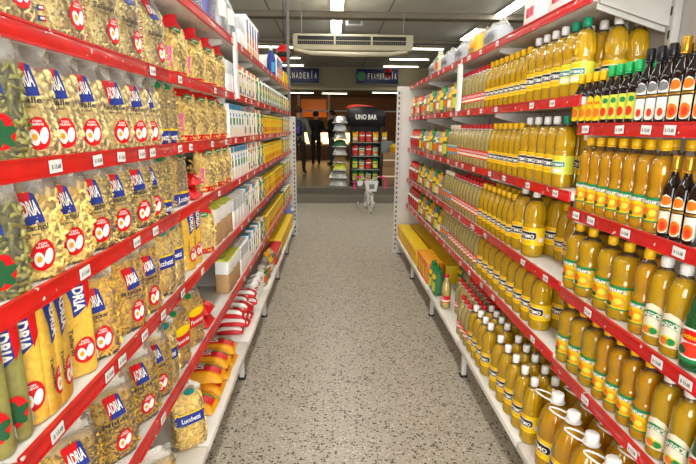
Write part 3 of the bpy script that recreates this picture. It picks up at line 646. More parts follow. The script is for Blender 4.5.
# ---- cartons, paper packs, lying packs
def carton(name, cat, w, d, h, col, stripes, bev=.003, word=None, topcol=None):
    b = MB(); b.box(-w/2, w/2, -d/2, d/2, 0, h, col, bev); body = b.mesh('carton'); parts = [('carton', body, [])]
    mp = lambda x, z, off: (x, -(d/2+off), z)
    b = MB()
    for (x0, x1, z0, z1, m) in stripes: rect(b, mp, x0*w/2, x1*w/2, z0*h, z1*h, m, .0008+.0002*len(b.f) % .001, 1, 1)
    if word: text(b, mp, word, 0, .5*h, .8*w, .12*h, 'white' if col != 'white' else 'red', .003, bold=.03)
    parts.append(('print', b.mesh('print'), []))
    if topcol: b = MB(); b.box(-w/2, w/2, -d/2, d/2, h, h+.002, topcol, .001); parts.append(('lid', b.mesh('lid'), []))
    return Proto(name, cat, parts, d/2, h+(.002 if topcol else 0), w)
P['rice_blue'] = carton('rice_carton', 'rice carton', .085, .06, .2, 'white', [(-1, 1, .84, .99, 'sky'), (-.7, .7, .1, .3, 'cream'), (-.5, .5, .4, .6, 'green'), (-.6, .2, .64, .74, 'sky')], topcol='sky')
P['rice_cream'] = carton('rice_carton', 'rice carton', .085, .06, .2, 'cream', [(-1, 1, .86, .99, 'orange'), (-.6, .6, .12, .34, 'grey'), (-.5, .5, .45, .7, 'white'), (-.7, .7, .72, .78, 'green')])
P['rice_white'] = carton('rice_carton', 'rice carton', .075, .06, .19, 'white', [(-.8, .8, .1, .2, 'grey'), (-.5, .5, .3, .55, 'lime'), (-.6, .6, .66, .82, 'orange')])
P['box_yellow'] = carton('yellow_box', 'food box', .075, .06, .17, 'yellow', [(-.7, .7, .6, .8, 'amber'), (-.5, .5, .15, .4, 'red'), (-.8, .8, .86, .93, 'green')])
P['box_green'] = carton('green_box', 'food box', .075, .06, .17, 'green', [(-.7, .7, .55, .8, 'yellow'), (-.5, .5, .15, .4, 'white')])
P['box_red'] = carton('red_box', 'food box', .1, .12, .14, 'red', [(-.8, .8, .1, .45, 'green'), (-.5, .5, .55, .8, 'white')])
P['box_deck'] = carton('yellow_box', 'food box', .09, .14, .16, 'yellow', [(-.7, .7, .15, .5, 'amber'), (-.5, .5, .6, .8, 'red')])
P['box_amber'] = carton('orange_box', 'food box', .09, .14, .19, 'orange', [(-.7, .7, .15, .75, 'yellow')], topcol='amber')
P['carton_top'] = carton('white_carton', 'carton', .16, .13, .17, 'white', [(-.6, .5, .25, .5, 'pink'), (-.6, -.2, .25, .5, 'red'), (.0, .3, .3, .5, 'red'), (-.8, .8, .8, .84, 'pink')])
def paper_pack(name, cat, w, d, h, lower, upper, lid, word=None):
    b = MB(); b.box(-w/2, w/2, -d/2, d/2, 0, h*.6, lower, .008); parts = [('lower_wrap', b.mesh('lower_wrap'), [])]
    b = MB(); b.box(-w/2*1.005, w/2*1.005, -d/2*1.005, d/2*1.005, h*.52, h*.93, upper, .008); parts.append(('upper_wrap', b.mesh('upper_wrap'), []))
    b = MB(); vs = [(-w/2, -d/2, h*.92), (w/2, -d/2, h*.92), (w/2, d/2, h*.92), (-w/2, d/2, h*.92), (-w/2*.95, -.006, h), (w/2*.95, -.006, h), (w/2*.95, .006, h), (-w/2*.95, .006, h)]
    b.add(vs, [(0, 1, 5, 4), (1, 2, 6, 5), (2, 3, 7, 6), (3, 0, 4, 7), (4, 5, 6, 7), (3, 2, 1, 0)], lid); parts.append(('fold_top', b.mesh('fold_top'), []))
    if word: b = MB(); mp = lambda x, z, off: (x, -(d/2*1.005+off), z); blob(b, mp, oval(0, .7*h, w*.36, h*.1), 'red', .0014); text(b, mp, word, 0, .7*h, w*.55, h*.08, 'white', .003, bold=.03); parts.append(('label', b.mesh('label'), []))
    return Proto(name, cat, parts, d/2, h, w)
P['paper'] = paper_pack('paper_pack', 'paper pack', .1, .08, .21, 'paper_brown', 'white', 'lime')
P['white_pack'] = paper_pack('white_pack', 'paper pack', .1, .09, .2, 'white', 'grey_pack', 'white')
P['flour'] = paper_pack('flour_pack', 'flour pack', .1, .07, .17, 'white', 'white', 'white', 'HARINA')
def pillow(name, cat, w, d, h, base, bands, word):          # packet lying flat: w along the rack, d into it
    b = MB(); N = 14; Mn = 10; top = []; 
    f = lambda x, y: h*(max(0, 1-abs(2*x/w)**3)*max(0, 1-abs(2*y/d)**3))**.45
    vs = []; fs = []
    for s in (1, 0):
        for j in range(Mn+1):
            for i in range(N+1):
                x = -w/2+w*i/N; y = -d/2+d*j/Mn; g = f(x, y); vs.append((x, y, .5*h*.35+(g*.83 if s else -min(g, h*.35*.5))+.0015*math.sin(90*x+70*y)*s))
    K = (N+1)*(Mn+1)
    for j in range(Mn):
        for i in range(N):
            a = j*(N+1)+i; fs.append((a, a+1, a+N+2, a+N+1)); fs.append((K+a, K+a+N+1, K+a+N+2, K+a+1))
    b.add(vs, fs, base, True); parts = [('packet', b.mesh('packet'), [])]
    b = MB(); mp = lambda x, z, off: (x, z, .5*h*.35+f(x, z)*.83+off+.006)
    for (x0, x1, m) in bands: rect(b, mp, x0*w/2, x1*w/2, -d/2*.93, d/2*.93, m, .0008, 4, 8)
    text(b, mp, word, 0, 0, w*.45, d*.2, 'white', .004, bold=.03); parts.append(('print', b.mesh('print'), []))
    return Proto(name, cat, parts, d/2, h, w)
P['noodle'] = pillow('noodle_pack', 'noodle pack', .14, .235, .065, 'amber', [(-.6, .1, 'red'), (.1, .28, 'green')], 'Don')
P['flour_lying'] = pillow('flour_pack', 'flour pack', .1, .17, .055, 'red', [(-.95, -.6, 'white'), (.25, .6, 'white')], 'SAL')
P['red_lying'] = pillow('red_packet', 'food packet', .13, .17, .055, 'red', [(-.4, .3, 'tomato'), (.45, .6, 'white')], 'mate')
def soft_bag(name, cat, w, d, h, cols, knot=True):
    dec = []
    def f(b, mp, w, h):
        for k, (z0, z1, m) in enumerate(cols[1:]): rect(b, mp, -.42*w, .42*w, z0*h, z1*h, m, .0012+.0006*k, 8, 2)
    return bag(name, w, d, h, .8, cols[0], None, None, 0, [('print', f)], cat, tops='film_top' if knot else cols[0], seed=len(P))
P['snack_red'] = soft_bag('snack_bag', 'snack bag', .13, .09, .22, ['tomato', (.2, .5, 'red'), (.6, .7, 'white')], False)
P['snack_green'] = soft_bag('snack_bag', 'snack bag', .13, .09, .23, ['green', (.15, .5, 'lime'), (.6, .75, 'yellow')], False)
P['snack_yellow'] = soft_bag('snack_bag', 'snack bag', .13, .09, .22, ['amber', (.2, .45, 'cream'), (.55, .75, 'yellow')], False)
P['snack_white'] = soft_bag('snack_bag', 'snack bag', .13, .09, .2, ['cream', (.2, .5, 'orange'), (.6, .7, 'green')], True)
P['bean_bag'] = soft_bag('bean_bag', 'bean bag', .13, .08, .2, ['paper_brown', (.3, .55, 'orange'), (.6, .68, 'cream')], True)
P['paper_white_bag'] = soft_bag('tissue_pack', 'tissue pack', .2, .16, .3, ['grey_pack', (.3, .6, 'white')], True)
P['lilac_bag'] = soft_bag('tissue_pack', 'tissue pack', .24, .18, .3, ['lilac', (.62, .72, 'white')], True)
P['clear_bag'] = soft_bag('bread_bag', 'wrapped pack', .22, .16, .17, ['grey_pack', (.3, .45, 'grey')], True)
P['yellow_bag'] = soft_bag('snack_bag', 'wrapped pack', .2, .16, .17, ['yellow', (.3, .5, 'amber')], True)
P['case'] = carton('tall_carton', 'carton', .1, .2, .26, 'white', [(-.8, .8, .55, .9, 'blue'), (-.7, .7, .3, .55, 'tomato'), (-.8, .8, .05, .25, 'amber')], topcol='blue')
b = MB(); b.lathe(prof_scale([(0, .9), (.03, 1), (.6, 1), (.72, .8), (.8, .45), (.88, .4)], .32, .045), 'blue', 20); body = b.mesh('body')
b = MB(); rect(b, cyl(.045), -.06, .06, .06, .16, 'sky', .001, 12, 1); P['blue_bottle'] = Proto('cleaner_bottle', 'bottle', [('body', body, []), ('label', b.mesh('label'), []), ('cap', capmesh(.02, .285, .32, 'cap_white'), [])], .045, .32, .09)

# ------------------------------------------------------------------ stocking the racks
TENS = ['first', 'second', 'third', 'fourth', 'fifth', 'sixth', 'seventh', 'eighth', 'ninth', 'tenth', 'eleventh', 'twelfth', 'thirteenth', 'fourteenth', 'fifteenth', 'sixteenth', 'seventeenth', 'eighteenth', 'nineteenth', 'twentieth']
NUM = TENS+['twenty-'+q for q in TENS[:9]]+['thirtieth']+['thirty-'+q for q in TENS[:9]]
SHN = dict(L0='left rack top shelf', L1='left rack second shelf', L2='left rack third shelf', L3='left rack fourth shelf', L4='left rack fifth shelf', L5='left rack sixth shelf', LB='left rack bottom deck',
           R0='right rack top shelf', R1='right rack second shelf', R2='right rack third shelf', R3='right rack fourth shelf', R4='right rack fifth shelf', RB='right rack bottom deck')
def shelf_z(lv, near=False):
    if lv in ('LB', 'RB'): return BASE
    if lv[0] == 'L': return LZ[lv]+SURF
    return (RN if near else RZ)[lv]+SURF
def item(key, lv, desc, u=None, y=None, a=0, row=0, near=False, back=None, cap=False, zoff=0, tilt=(0, 0), uz=None, setb=.008):
    p = P[key]; Z = shelf_z(lv, near)+zoff
    front = {'L': XL, 'R': XR}[lv[0]]
    if lv == 'LB': front = XBL+.012
    if lv == 'RB': front = XBR+.012
    ar = math.radians(a); ext = p.half*math.cos(ar)+p.wd/2*abs(math.sin(ar)) if p.wd > 2.2*p.half else p.half
    if p.cat == 'pasta bag' and a > 19: setb = -.014
    X = front+setb+ext+(row*(2*p.half+.006)) if back is None else front+back
    sx = -1 if lv[0] == 'L' else 1; X *= sx
    if y is None:
        zz = Z+(p.h*.97 if cap else (uz if uz is not None else .06)); xx = X if cap else X-sx*0+(-sx*p.half*math.cos(ar))
        y = y_at(u, xx, zz)
    rz = (PI/2-ar) if sx < 0 else (-PI/2+ar)
    if sx > 0 and 'bottle' in p.cat+p.name and a == 0: rz += .35
    rz += random.uniform(-.05, .05)
    return put(p, X, y, Z, rz, desc, SHN[lv], row, tilt)
def items(key, lv, desc, us, **k): return [item(key, lv, desc, u=u, **k) for u in us]
def fill(keys, lv, y0, y1, pitch, descs, **k):
    n = max(1, int((y1-y0)/pitch+.5))
    for i in range(n): item(keys[i % len(keys)], lv, descs[i % len(keys)], y=y0+(i+.5)*(y1-y0)/n, **k)
def rowback(lv, key, desc, objs, row=1, **k):
    for o in objs: item(key, lv, desc, y=o.location.y+random.uniform(-.004, .004), row=row, **k)
OW, OG, OY, ORD_, OB = 'white-capped yellow-label oil bottle', 'green-capped lime-label oil bottle', 'yellow-capped black-logo oil bottle', 'red-capped pale oil bottle', 'blue-label pale oil bottle'
BIG, MID = 'large white-capped yellow-label oil bottle', 'squat amber oil bottle with yellow label'
# ---- right rack, second shelf
a = items('optimo', 'R1', OW, (538, 547, 557.5, 567.5), cap=True); g = items('optimo_green', 'R1', OG, (576.5, 585.5), cap=True)
for q, y in enumerate((1.86, 1.96, 2.06, 2.16, 2.26)): item('optimo', 'R1', OW, y=y, row=1)
for q, y in enumerate((1.88, 1.98, 2.08)): item('optimo', 'R1', OW, y=y, row=2)
a = items('optimo_slim', 'R1', OY, (493.5, 498.2, 503, 508.2, 513.6, 519, 525, 531), cap=True); rowback('R1', 'optimo_slim', OY, a)
y2 = max(o.location.y for o in a)+.04
fill(['red_cap'], 'R1', y2, y2+.62, .077, [ORD_]); fill(['red_cap'], 'R1', y2, y2+.62, .077, [ORD_], row=1)
y3 = y2+.66
fill(['snack_green', 'snack_yellow', 'bean_bag'], 'R1', y3+.02, 5.0, .14, ['green snack bag', 'amber snack bag', 'brown bean bag'])
fill(['snack_white', 'snack_red', 'snack_yellow'], 'R1', 5.02, 5.8, .14, ['cream snack bag', 'red snack bag', 'amber snack bag'])
# ---- third shelf
a = items('optimo', 'R2', OW, (530, 539, 548.5, 558), cap=True); item('optimo_green', 'R2', OG, u=568, cap=True)
for y in (1.86, 1.96, 2.06, 2.16, 2.26, 2.36): item('optimo', 'R2', OW, y=y, row=1)
a = items('optimo_slim', 'R2', OY, (496.5, 501.5, 506.5, 511.5, 517, 523), cap=True); rowback('R2', 'optimo_slim', OY, a)
y2 = max(o.location.y for o in a)+.04
fill(['red_cap'], 'R2', y2, y2+.72, .077, [ORD_]); fill(['red_cap'], 'R2', y2, y2+.72, .077, [ORD_], row=1)
fill(['blue_label'], 'R2', y2+.73, y2+1.03, .077, [OB]); y3 = y2+1.06
fill(['snack_green', 'snack_yellow', 'bean_bag', 'snack_white'], 'R2', y3, 5.2, .135, ['green snack bag', 'amber snack bag', 'brown bean bag', 'cream snack bag'])
fill(['snack_red'], 'R2', 5.2, 5.8, .15, ['red snack bag'])
# ---- fourth shelf
a = items('optimo_big', 'R3', BIG, (526, 537.5), cap=True); rowback('R3', 'optimo_big', BIG, a)
for y in (1.88, 1.97, 2.06, 2.15): item('optimo_slim', 'R3', OY, y=y, back=.17)
for y in (1.88, 1.97, 2.06, 2.15): item('optimo_slim', 'R3', OY, y=y, back=.26, row=1)
a = items('optimo_slim', 'R3', OY, (486, 490.5, 495, 500, 505, 510, 515.5), cap=True); rowback('R3', 'optimo_slim', OY, a)
y2 = max(o.location.y for o in a)+.04
fill(['red_cap'], 'R3', y2, y2+.7, .077, [ORD_]); fill(['red_cap'], 'R3', y2, y2+.7, .077, [ORD_], row=1)
fill(['blue_label'], 'R3', y2+.71, y2+1.0, .077, [OB]); y3 = y2+1.03
fill(['bean_bag', 'snack_yellow', 'snack_green'], 'R3', y3, 5.2, .135, ['brown bean bag', 'amber snack bag', 'green snack bag'])
fill(['snack_red'], 'R3', 5.2, 5.8, .15, ['red snack bag'])
# ---- fifth shelf
y0 = y_at(541, XR+.06, shelf_z('R4')+.1)
a = [item('optimo_mid', 'R4', MID, y=y0+.105*q) for q in range(9)]; rowback('R4', 'optimo_mid', MID, a)
for y in (1.86, 1.97): item('optimo_mid', 'R4', MID, y=y, back=.17, row=1)
y2 = max(o.location.y for o in a)+.06
fill(['red_cap'], 'R4', y2, y2+.75, .077, [ORD_]); fill(['red_cap'], 'R4', y2, y2+.75, .077, [ORD_], row=1)
fill(['blue_label'], 'R4', y2+.76, y2+1.0, .077, [OB]); y3 = y2+1.03
fill(['snack_yellow', 'snack_green', 'bean_bag'], 'R4', y3, 5.1, .135, ['amber snack bag', 'green snack bag', 'brown bean bag'])
fill(['snack_red'], 'R4', 5.1, 5.8, .14, ['red snack bag'])
# ---- bottom deck
a = items('jug', 'RB', 'amber oil jug with white loop', (560, 575.5, 592, 609), cap=True)
b_ = [item('jug', 'RB', 'amber oil jug with white loop', y=o.location.y+.02, row=1) for o in a]
a = items('optimo', 'RB', OW, (535, 525.5, 516.5, 508.5, 501), cap=True); rowback('RB', 'optimo', OW, a); rowback('RB', 'optimo', OW, a, row=2)
a = items('optimo', 'RB', OW, (491, 486, 481, 476.5), cap=True); rowback('RB', 'optimo', OW, a); rowback('RB', 'optimo', OW, a, row=2)
y2 = max(o.location.y for o in a)+.05
fill(['red_cap'], 'RB', y2, y2+.24, .08, [ORD_]); fill(['red_cap'], 'RB', y2-.02, y2+.6, .08, [ORD_], row=1); fill(['red_cap'], 'RB', y2-.02, y2+.6, .08, [ORD_], row=2)
item('red_cap', 'RB', 'lone red-capped pale oil bottle', u=447, cap=True)
y3 = y_at(436, XBR+.06, BASE+.1)
fill(['snack_green'], 'RB', y3-.12, y3+.16, .14, ['green snack bag'])
for q in range(5): item('box_amber', 'RB', 'amber-printed orange box', y=y3+.24+.1*q)
fill(['box_deck'], 'RB', y3+.75, 5.78, .1, ['bright yellow box at far end'])
fill(['box_deck'], 'RB', y3+.2, 5.78, .105, ['bright yellow box'], row=1, back=.25)
fill(['snack_green', 'snack_white'], 'RB', y3-.6, y3+.16, .15, ['green snack bag', 'cream snack bag'], back=.3, row=1)
# ---- top shelf
item('carton_top', 'R0', 'white carton with pink print', u=531, uz=.09); item('carton_top', 'R0', 'white carton with pink print', u=558, uz=.09)
item('clear_bag', 'R0', 'clear wrapped pack', u=486, uz=.08, setb=.03); item('yellow_bag', 'R0', 'yellow wrapped pack', u=470, uz=.08); item('clear_bag', 'R0', 'clear wrapped pack', u=456, uz=.08)
fill(['clear_bag', 'snack_white'], 'R0', 4.1, 4.9, .26, ['clear wrapped pack', 'cream snack bag'])
# ---- near right bay
N = dict(near=True)
a = items('sauce_yellow', 'R1', 'dark sauce bottle with yellow cap', (582.6, 590, 597.5, 607), cap=True, **N); rowback('R1', 'sauce_yellow', 'dark sauce bottle with yellow cap', a, **N)
a = items('sauce_green', 'R1', 'dark sauce bottle with green cap', (616, 625, 634.5, 643.5), cap=True, **N); rowback('R1', 'sauce_green', 'dark sauce bottle with green cap', a, **N)
VW, VG = 'dark vinegar bottle with black cap', 'dark vinegar bottle with gold cap'
a = items('vinegar_white', 'R1', VW, (652.5, 662.5, 672.5), cap=True, **N); rowback('R1', 'vinegar_white', VW, a, **N)
a = items('vinegar_gold', 'R1', VG, (683, 694, 706), cap=True, **N); rowback('R1', 'vinegar_gold', VG, a, **N)
NT, NB = 'yellow-capped sunflower-label slim oil bottle', 'squat sunflower-label oil bottle'
a = items('natura', 'R2', NT, (592, 602, 612.5, 625, 637.7, 651.5, 666.5), cap=True, **N); rowback('R2', 'natura', NT, a, **N)
item('optimo_slim', 'R2', OY, y=1.70, back=.2, row=1, **N)
items('vinegar_gold', 'R2', VG, (678.5, 691, 705), cap=True, **N)
a = items('natura_big', 'R3', NB, (581, 594, 614.5, 629.5), cap=True, **N); rowback('R3', 'natura_big', NB, a, **N)
item('natura', 'R3', NT, u=657, cap=True, **N); item('natura', 'R3', NT, u=657, cap=True, row=1, **N)
MZ = 'white-capped oil bottle with arched cream label'
items('mazola', 'R3', MZ, (671, 688), cap=True, **N)
items('green_glass', 'R3', 'green glass olive oil bottle', (709, 728), cap=True, **N)
a = items('natura_big', 'R4', NB, (573, 585, 598), cap=True, **N); rowback('R4', 'natura_big', NB, a, **N)
yb = min(o.location.y for o in a)
a = [item('natura', 'R4', NT, y=yb-.095-.075*q, **N) for q in range(4)]; rowback('R4', 'natura', NT, a, **N)
yb = min(o.location.y for o in a)
a = [item('mazola', 'R4', MZ, y=yb-.08-.08*q, **N) for q in range(2)]; rowback('R4', 'mazola', MZ, a, **N)
yb = min(o.location.y for o in a)
[item('green_glass', 'R4', 'green glass olive oil bottle', y=yb-.085-.085*q, **N) for q in range(2)]

# ---- left rack
PS, PP, PW_, PZ, PL_, PBG = 'pale shell pasta bag with egg emblem', 'penne pasta bag with egg emblem', 'pale noodle bag with egg emblem', 'curly pasta bag with egg emblem', 'green-emblem pasta bag', 'big curly pasta bag with egg emblem'
RT, BB, BD, RB_ = 'red-topped pasta bag', 'blue-based pasta bag', 'blue-banded pasta bag', 'red-banded pasta bag'
items('ad_pale', 'L1', PW_, (10, 70, 108, 133, 158), a=14, uz=.07)
items('redtop', 'L1', RT, (181, 199, 212, 223), a=18, uz=.1)
item('ad_leaf', 'L2', PL_, u=-4, a=32, uz=.05)
items('ad_shell', 'L2', PS, (34, 62, 89, 119, 138, 150), a=30, uz=.05)
items('bluebase', 'L2', BB, (161, 170), a=30, uz=.05)
items('redtop', 'L2', RT, (192, 205, 215, 224), a=18, uz=.1)
item('ad_leaf', 'L3', PL_, u=-4, a=32, uz=.06)
items('ad_penne', 'L3', PP, (38, 70), a=30, uz=.06); items('ad_twist', 'L3', PZ, (98, 120, 141, 153), a=30, uz=.06)
item('bluebase', 'L3', BB, u=164, a=30, uz=.05); item('bluebase', 'L3', BB, u=184, a=10, uz=.08)
for q in range(2): item('red_lying', 'L3', 'red packet lying stacked', u=200, zoff=.0585*q, uz=.02)
items('redtop', 'L3', RT, (212, 221, 227), a=20, uz=.1)
# spaghetti and bags
SL, SP = 'green spinach spaghetti packet', 'yellow spaghetti packet'
items('spag_leaf', 'L4', SL, (-6, 13), a=42, uz=.07)
items('spag', 'L4', SP, (31, 46), a=42, uz=.07); items('spag', 'L4', SP, (59, 68), a=-8, uz=.04); item('spag', 'L4', SP, u=84, a=40, uz=.07)
item('ad_rizo', 'L4', PBG, u=101, a=40, uz=.07); items('ad_rizo', 'L4', PBG, (136, 152), a=22, uz=.07); 
items('blueband', 'L4', BD, (167, 176), a=30, uz=.1)
item('spag', 'L4', SP, u=192, a=20, uz=.1); item('spag', 'L4', SP, u=198, a=20, uz=.1); item('redtop', 'L4', RT, u=207, a=35, uz=.1)
items('paper', 'L4', 'brown and white paper pack', (219, 225, 230), a=8, uz=.1)
items('ad_big', 'L5', PBG, (85, 122, 146, 160), a=33, uz=.08)
items('blueband', 'L5', BD, (170,), a=30, uz=.1)
items('redband', 'L5', RB_, (184, 198), a=22, uz=.1)
for q in range(2): item('red_lying', 'L5', 'red packet lying stacked', u=212, zoff=.0585*q, uz=.02)
fill(['paper'], 'L5', 2.66, 2.98, .105, ['brown and white paper pack'], a=6)
items('ad_big', 'LB', PBG, (135, 165), a=38, uz=.1)
item('blueband', 'LB', 'leaning blue-banded pasta bag', u=196, a=50, uz=.12, tilt=(-.16, 0))
ys = y_at(200, -XBL-.1, BASE+.03)
for q in range(4):
    for lay in range(2 if q else 1): item('noodle', 'LB', f'{"upper" if lay else "lower"} red and yellow noodle packet lying flat', y=2.08+.155*q, zoff=.068*lay, setb=.02, a=random.uniform(-6, 6))
for q in range(4):
    for lay in range(3): item('flour_lying', 'LB', f'{["lower", "middle", "upper"][lay]} white and red packet lying flat', y=2.95+.125*q, zoff=.0575*lay, setb=random.uniform(.015, .06), a=random.uniform(-8, 8))
fill(['flour'], 'LB', 3.42, 3.78, .12, ['standing white and red flour pack'], a=20, setb=.03)
fill(['snack_white', 'bean_bag', 'snack_yellow'], 'LB', 3.82, 4.5, .16, ['cream snack bag', 'brown bean bag', 'amber snack bag'], a=10)
fill(['box_red'], 'LB', 4.52, 4.95, .108, ['red and green box'])
fill(['box_deck'], 'LB', 4.98, 6.5, .1, ['bright yellow box']); item('lilac_bag', 'LB', 'lilac wrapped pack', y=6.66)
# middle and far bays
fill(['white_pack'], 'L1', 2.84, 3.1, .12, ['plain white paper pack']); fill(['rice_white', 'rice_cream'], 'L1', 3.1, 3.79, .09, ['white rice carton', 'cream rice carton'])
fill(['rice_blue'], 'L2', 2.83, 3.3, .09, ['blue-topped rice carton']); fill(['rice_cream', 'rice_blue'], 'L2', 3.3, 3.79, .09, ['cream rice carton', 'blue-topped rice carton'])
fill(['rice_blue'], 'L3', 2.83, 3.4, .09, ['blue-topped rice carton']); fill(['rice_cream', 'rice_white'], 'L3', 3.4, 3.79, .09, ['cream rice carton', 'white rice carton'])
fill(['white_pack'], 'L4', 2.84, 3.25, .11, ['plain white paper pack']); fill(['rice_blue', 'rice_cream', 'rice_white'], 'L4', 3.25, 3.79, .09, ['blue-topped rice carton', 'cream rice carton', 'white rice carton'])
fill(['white_pack'], 'L5', 3.0, 3.3, .11, ['plain white paper pack']); fill(['rice_blue', 'rice_white'], 'L5', 3.3, 3.79, .09, ['blue-topped rice carton', 'white rice carton'])
BXY, BXG, BXR = 'bright yellow box', 'green and yellow box', 'cream rice carton'
for lv in ('L1', 'L2', 'L3', 'L4', 'L5'):
    ks, ds = (['rice_white', 'box_green'], ['white rice carton', BXG]) if lv == 'L1' else (['box_yellow'], [BXY])
    fill(['rice_cream', 'box_green'], lv, 3.83, 4.2, .09, [BXR, BXG]); fill(ks, lv, 4.2, 5.8, .085, ds)
    fill(['box_green', 'box_yellow', 'rice_white'], lv, 5.85, 6.8, .09, [BXG, BXY, 'white rice carton'])
# left top shelf
item('paper_white_bag', 'L0', 'white wrapped tissue pack', y=1.98); item('lilac_bag', 'L0', 'lilac wrapped tissue pack', y=2.32); item('lilac_bag', 'L0', 'lilac wrapped tissue pack', y=2.6)
item('paper_white_bag', 'L0', 'white wrapped tissue pack', y=2.86); item('paper_white_bag', 'L0', 'white wrapped tissue pack', y=3.1)
item('white_pack', 'L0', 'plain white paper pack', y=3.3); item('white_pack', 'L0', 'plain white paper pack', y=3.42)
fill(['case'], 'L0', 3.52, 4.1, .12, ['tall carton with blue lid']); items('blue_bottle', 'L0', 'tall blue cleaner bottle', (275.5,), uz=.15)
fill(['case'], 'L0', 5.4, 6.0, .12, ['tall carton with blue lid']); fill(['box_yellow'], 'L0', 6.1, 6.7, .09, ['bright yellow box'])

# ---- neighbouring bottles touch but do not press into each other
bt = [q for q in PLACED if q[1] in ('oil bottle', 'oil jug', 'sauce bottle', 'vinegar bottle')]
by = {}
for q in bt: by.setdefault((q[3], round(q[0].location.z, 3)), []).append(q[0])
for lst in by.values():
    for it in range(40):
        lst.sort(key=lambda o: o.location.y)
        for i in range(len(lst)):
            for j in range(i+1, min(i+7, len(lst))):
                o1, o2 = lst[i], lst[j]; rr = o1['r_']+o2['r_']+.001; dx = abs(o1.location.x-o2.location.x)
                if dx < rr:
                    need = math.sqrt(rr*rr-dx*dx); dy = o2.location.y-o1.location.y
                    if dy < need: e = (need-dy)*.5; o1.location.y -= e*.8; o2.location.y += e*.8
for q in bt: del q[0]['r_']
PLACED = [(q[0], q[1], q[2], q[3], q[4], q[0].location.y) for q in PLACED]
# ---- labels that single each product out
groups = {}
for rec in PLACED: groups.setdefault((rec[2], rec[3], rec[4]), []).append(rec)
for (desc, where, row), recs in groups.items():
    recs.sort(key=lambda q: q[5])
    for i, rec in enumerate(recs):
        n = NUM[i]+' from camera'
        bk = {0: '', 1: ' back row', 2: ' third row'}[row]
        tag(rec[0], f'{desc}, {n}, {where}{bk}' if len(recs) > 1 or row else f'{desc} on the {where}', rec[1], f'{desc} on {where}')

# ------------------------------------------------------------------ hanging strips on the racks
def strip(name, X, y, z0, z1, wd, rz, tilt, label):
    b = MB(); n = 10
    vs = [(sg*wd/2, .004*math.sin(3*i/n), z0+(z1-z0)*i/n) for i in range(n+1) for sg in (-1, 1)]
    vs += [(v[0], v[1]+.0012, v[2]) for v in vs]; k = 2*(n+1)
    b.add(vs, [(2*i, 2*i+1, 2*i+3, 2*i+2) for i in range(n)]+[(k+2*i, k+2*i+2, k+2*i+3, k+2*i+1) for i in range(n)]+[(2*i, 2*i+2, k+2*i+2, k+2*i) for i in range(n)]+[(2*i+1, k+2*i+1, k+2*i+3, 2*i+3) for i in range(n)], 'tag', True)
    o = link(name, b.mesh(name), None); o.location = (X, y, 0); o.rotation_euler = (0, tilt, rz); tag(o, label, 'price strip')
ys = y_at(459, XR-.02, 1.9); strip('price_strip', XR-.018, ys, 1.70, 2.03, .055, -PI/2+.5, 0, 'long white paper strip hanging from the right rack top rail')
ys = y_at(237, -XL+.02, 1.9); strip('price_strip', -XL+.018, ys, 1.745, 2.12, .05, PI/2-.4, 0, 'long white paper strip hanging from the left rack top rail')

# ------------------------------------------------------------------ ceiling equipment
t = empty('air_conditioner', (.34, 8.1, 2.80)); tag(t, 'cream ceiling air conditioner with dark slotted grille hanging over aisle', 'air conditioner')
W2 = .98
b = MB(); b.box(-W2, W2, 0, .55, 0, .25, 'cream_paint', .02); link('casing', b.mesh('casing'), t)
b = MB(); b.box(-W2+.08, W2-.12, -.006, .004, .085, .215, 'dark', .002); gr = link('grille', b.mesh('grille'), t)
b = MB(); b.box(-W2+.08, W2-.12, -.014, -.004, .142, .150, 'cream_paint'); link('grille_bar', b.mesh('grille_bar'), gr)
fm = MB(); fm.box(-.003, .003, -.012, -.002, .09, .14, 'beam_paint'); fme = fm.mesh('fin')
for q in range(54): o = link('fin', fme, gr); o.location.x = -W2+.11+q*.0325
for q in range(2): b = MB(); b.box(-.015, .015, -.016, 0, .085, .215, 'cream_paint'); o = link('grille_post', b.mesh('grille_post'), gr); o.location.x = -W2+.68+.6*q
b = MB(); b.tube([(-W2+.02, -.02, .0), (-W2+.3, -.035, -.055), (0, -.04, -.07), (W2-.4, -.035, -.06), (W2-.1, -.02, -.015)], [.02, .035, .04, .035, .02], 'cream_paint', 10); link('drain_tray', b.mesh('drain_tray'), t)
for q in (-.85, .85):
    b = MB(); b.box(q-.005, q+.005, .26, .27, .25, CEIL-2.80, 'fixture'); link('hanger', b.mesh('hanger'), t)
t = empty('emergency_lamp', (.42, 9.6, CEIL)); tag(t, 'white boxy emergency lamp fixed to ceiling above air conditioner', 'lamp')
b = MB(); b.box(-.16, .16, -.05, .05, -.11, 0, 'cap_white', .012); link('housing', b.mesh('housing'), t)
b = MB(); b.box(-.12, .12, -.056, -.05, -.09, -.03, 'grey', .003); link('lens', b.mesh('lens'), t)
o = MB(); o.tube([(-.612, 6.93, 0), (-.612, 6.93, CEIL)], .024, 'grey', 12); o = link('support_pole', o.mesh('support_pole')); tag(o, 'thin grey pole from floor to ceiling at left rack end', 'pole')
def cable(pts, label):
    b = MB(); n = 24; P_ = [Vector(p) for p in pts]; out = []
    for i in range(n+1):
        s_ = i/n*(len(P_)-1); k = min(int(s_), len(P_)-2); f = s_-k
        p0 = P_[max(0, k-1)]; p1 = P_[k]; p2 = P_[k+1]; p3 = P_[min(len(P_)-1, k+2)]
        out.append(.5*((2*p1)+(p2-p0)*f+(2*p0-5*p1+4*p2-p3)*f*f+(3*p1-p0-3*p2+p3)*f**3))
    b.tube(out, .011, 'fixture', 8); o = link('ceiling_cable', b.mesh('ceiling_cable')); tag(o, label, 'cable', 'cables looping under the ceiling')
cable([(-2.6, 7.3, CEIL-.01), (-2.0, 7.2, CEIL-.12), (-1.4, 7.2, CEIL-.13), (-.9, 7.3, CEIL-.01)], 'dark cable looping under the ceiling left of the pole')
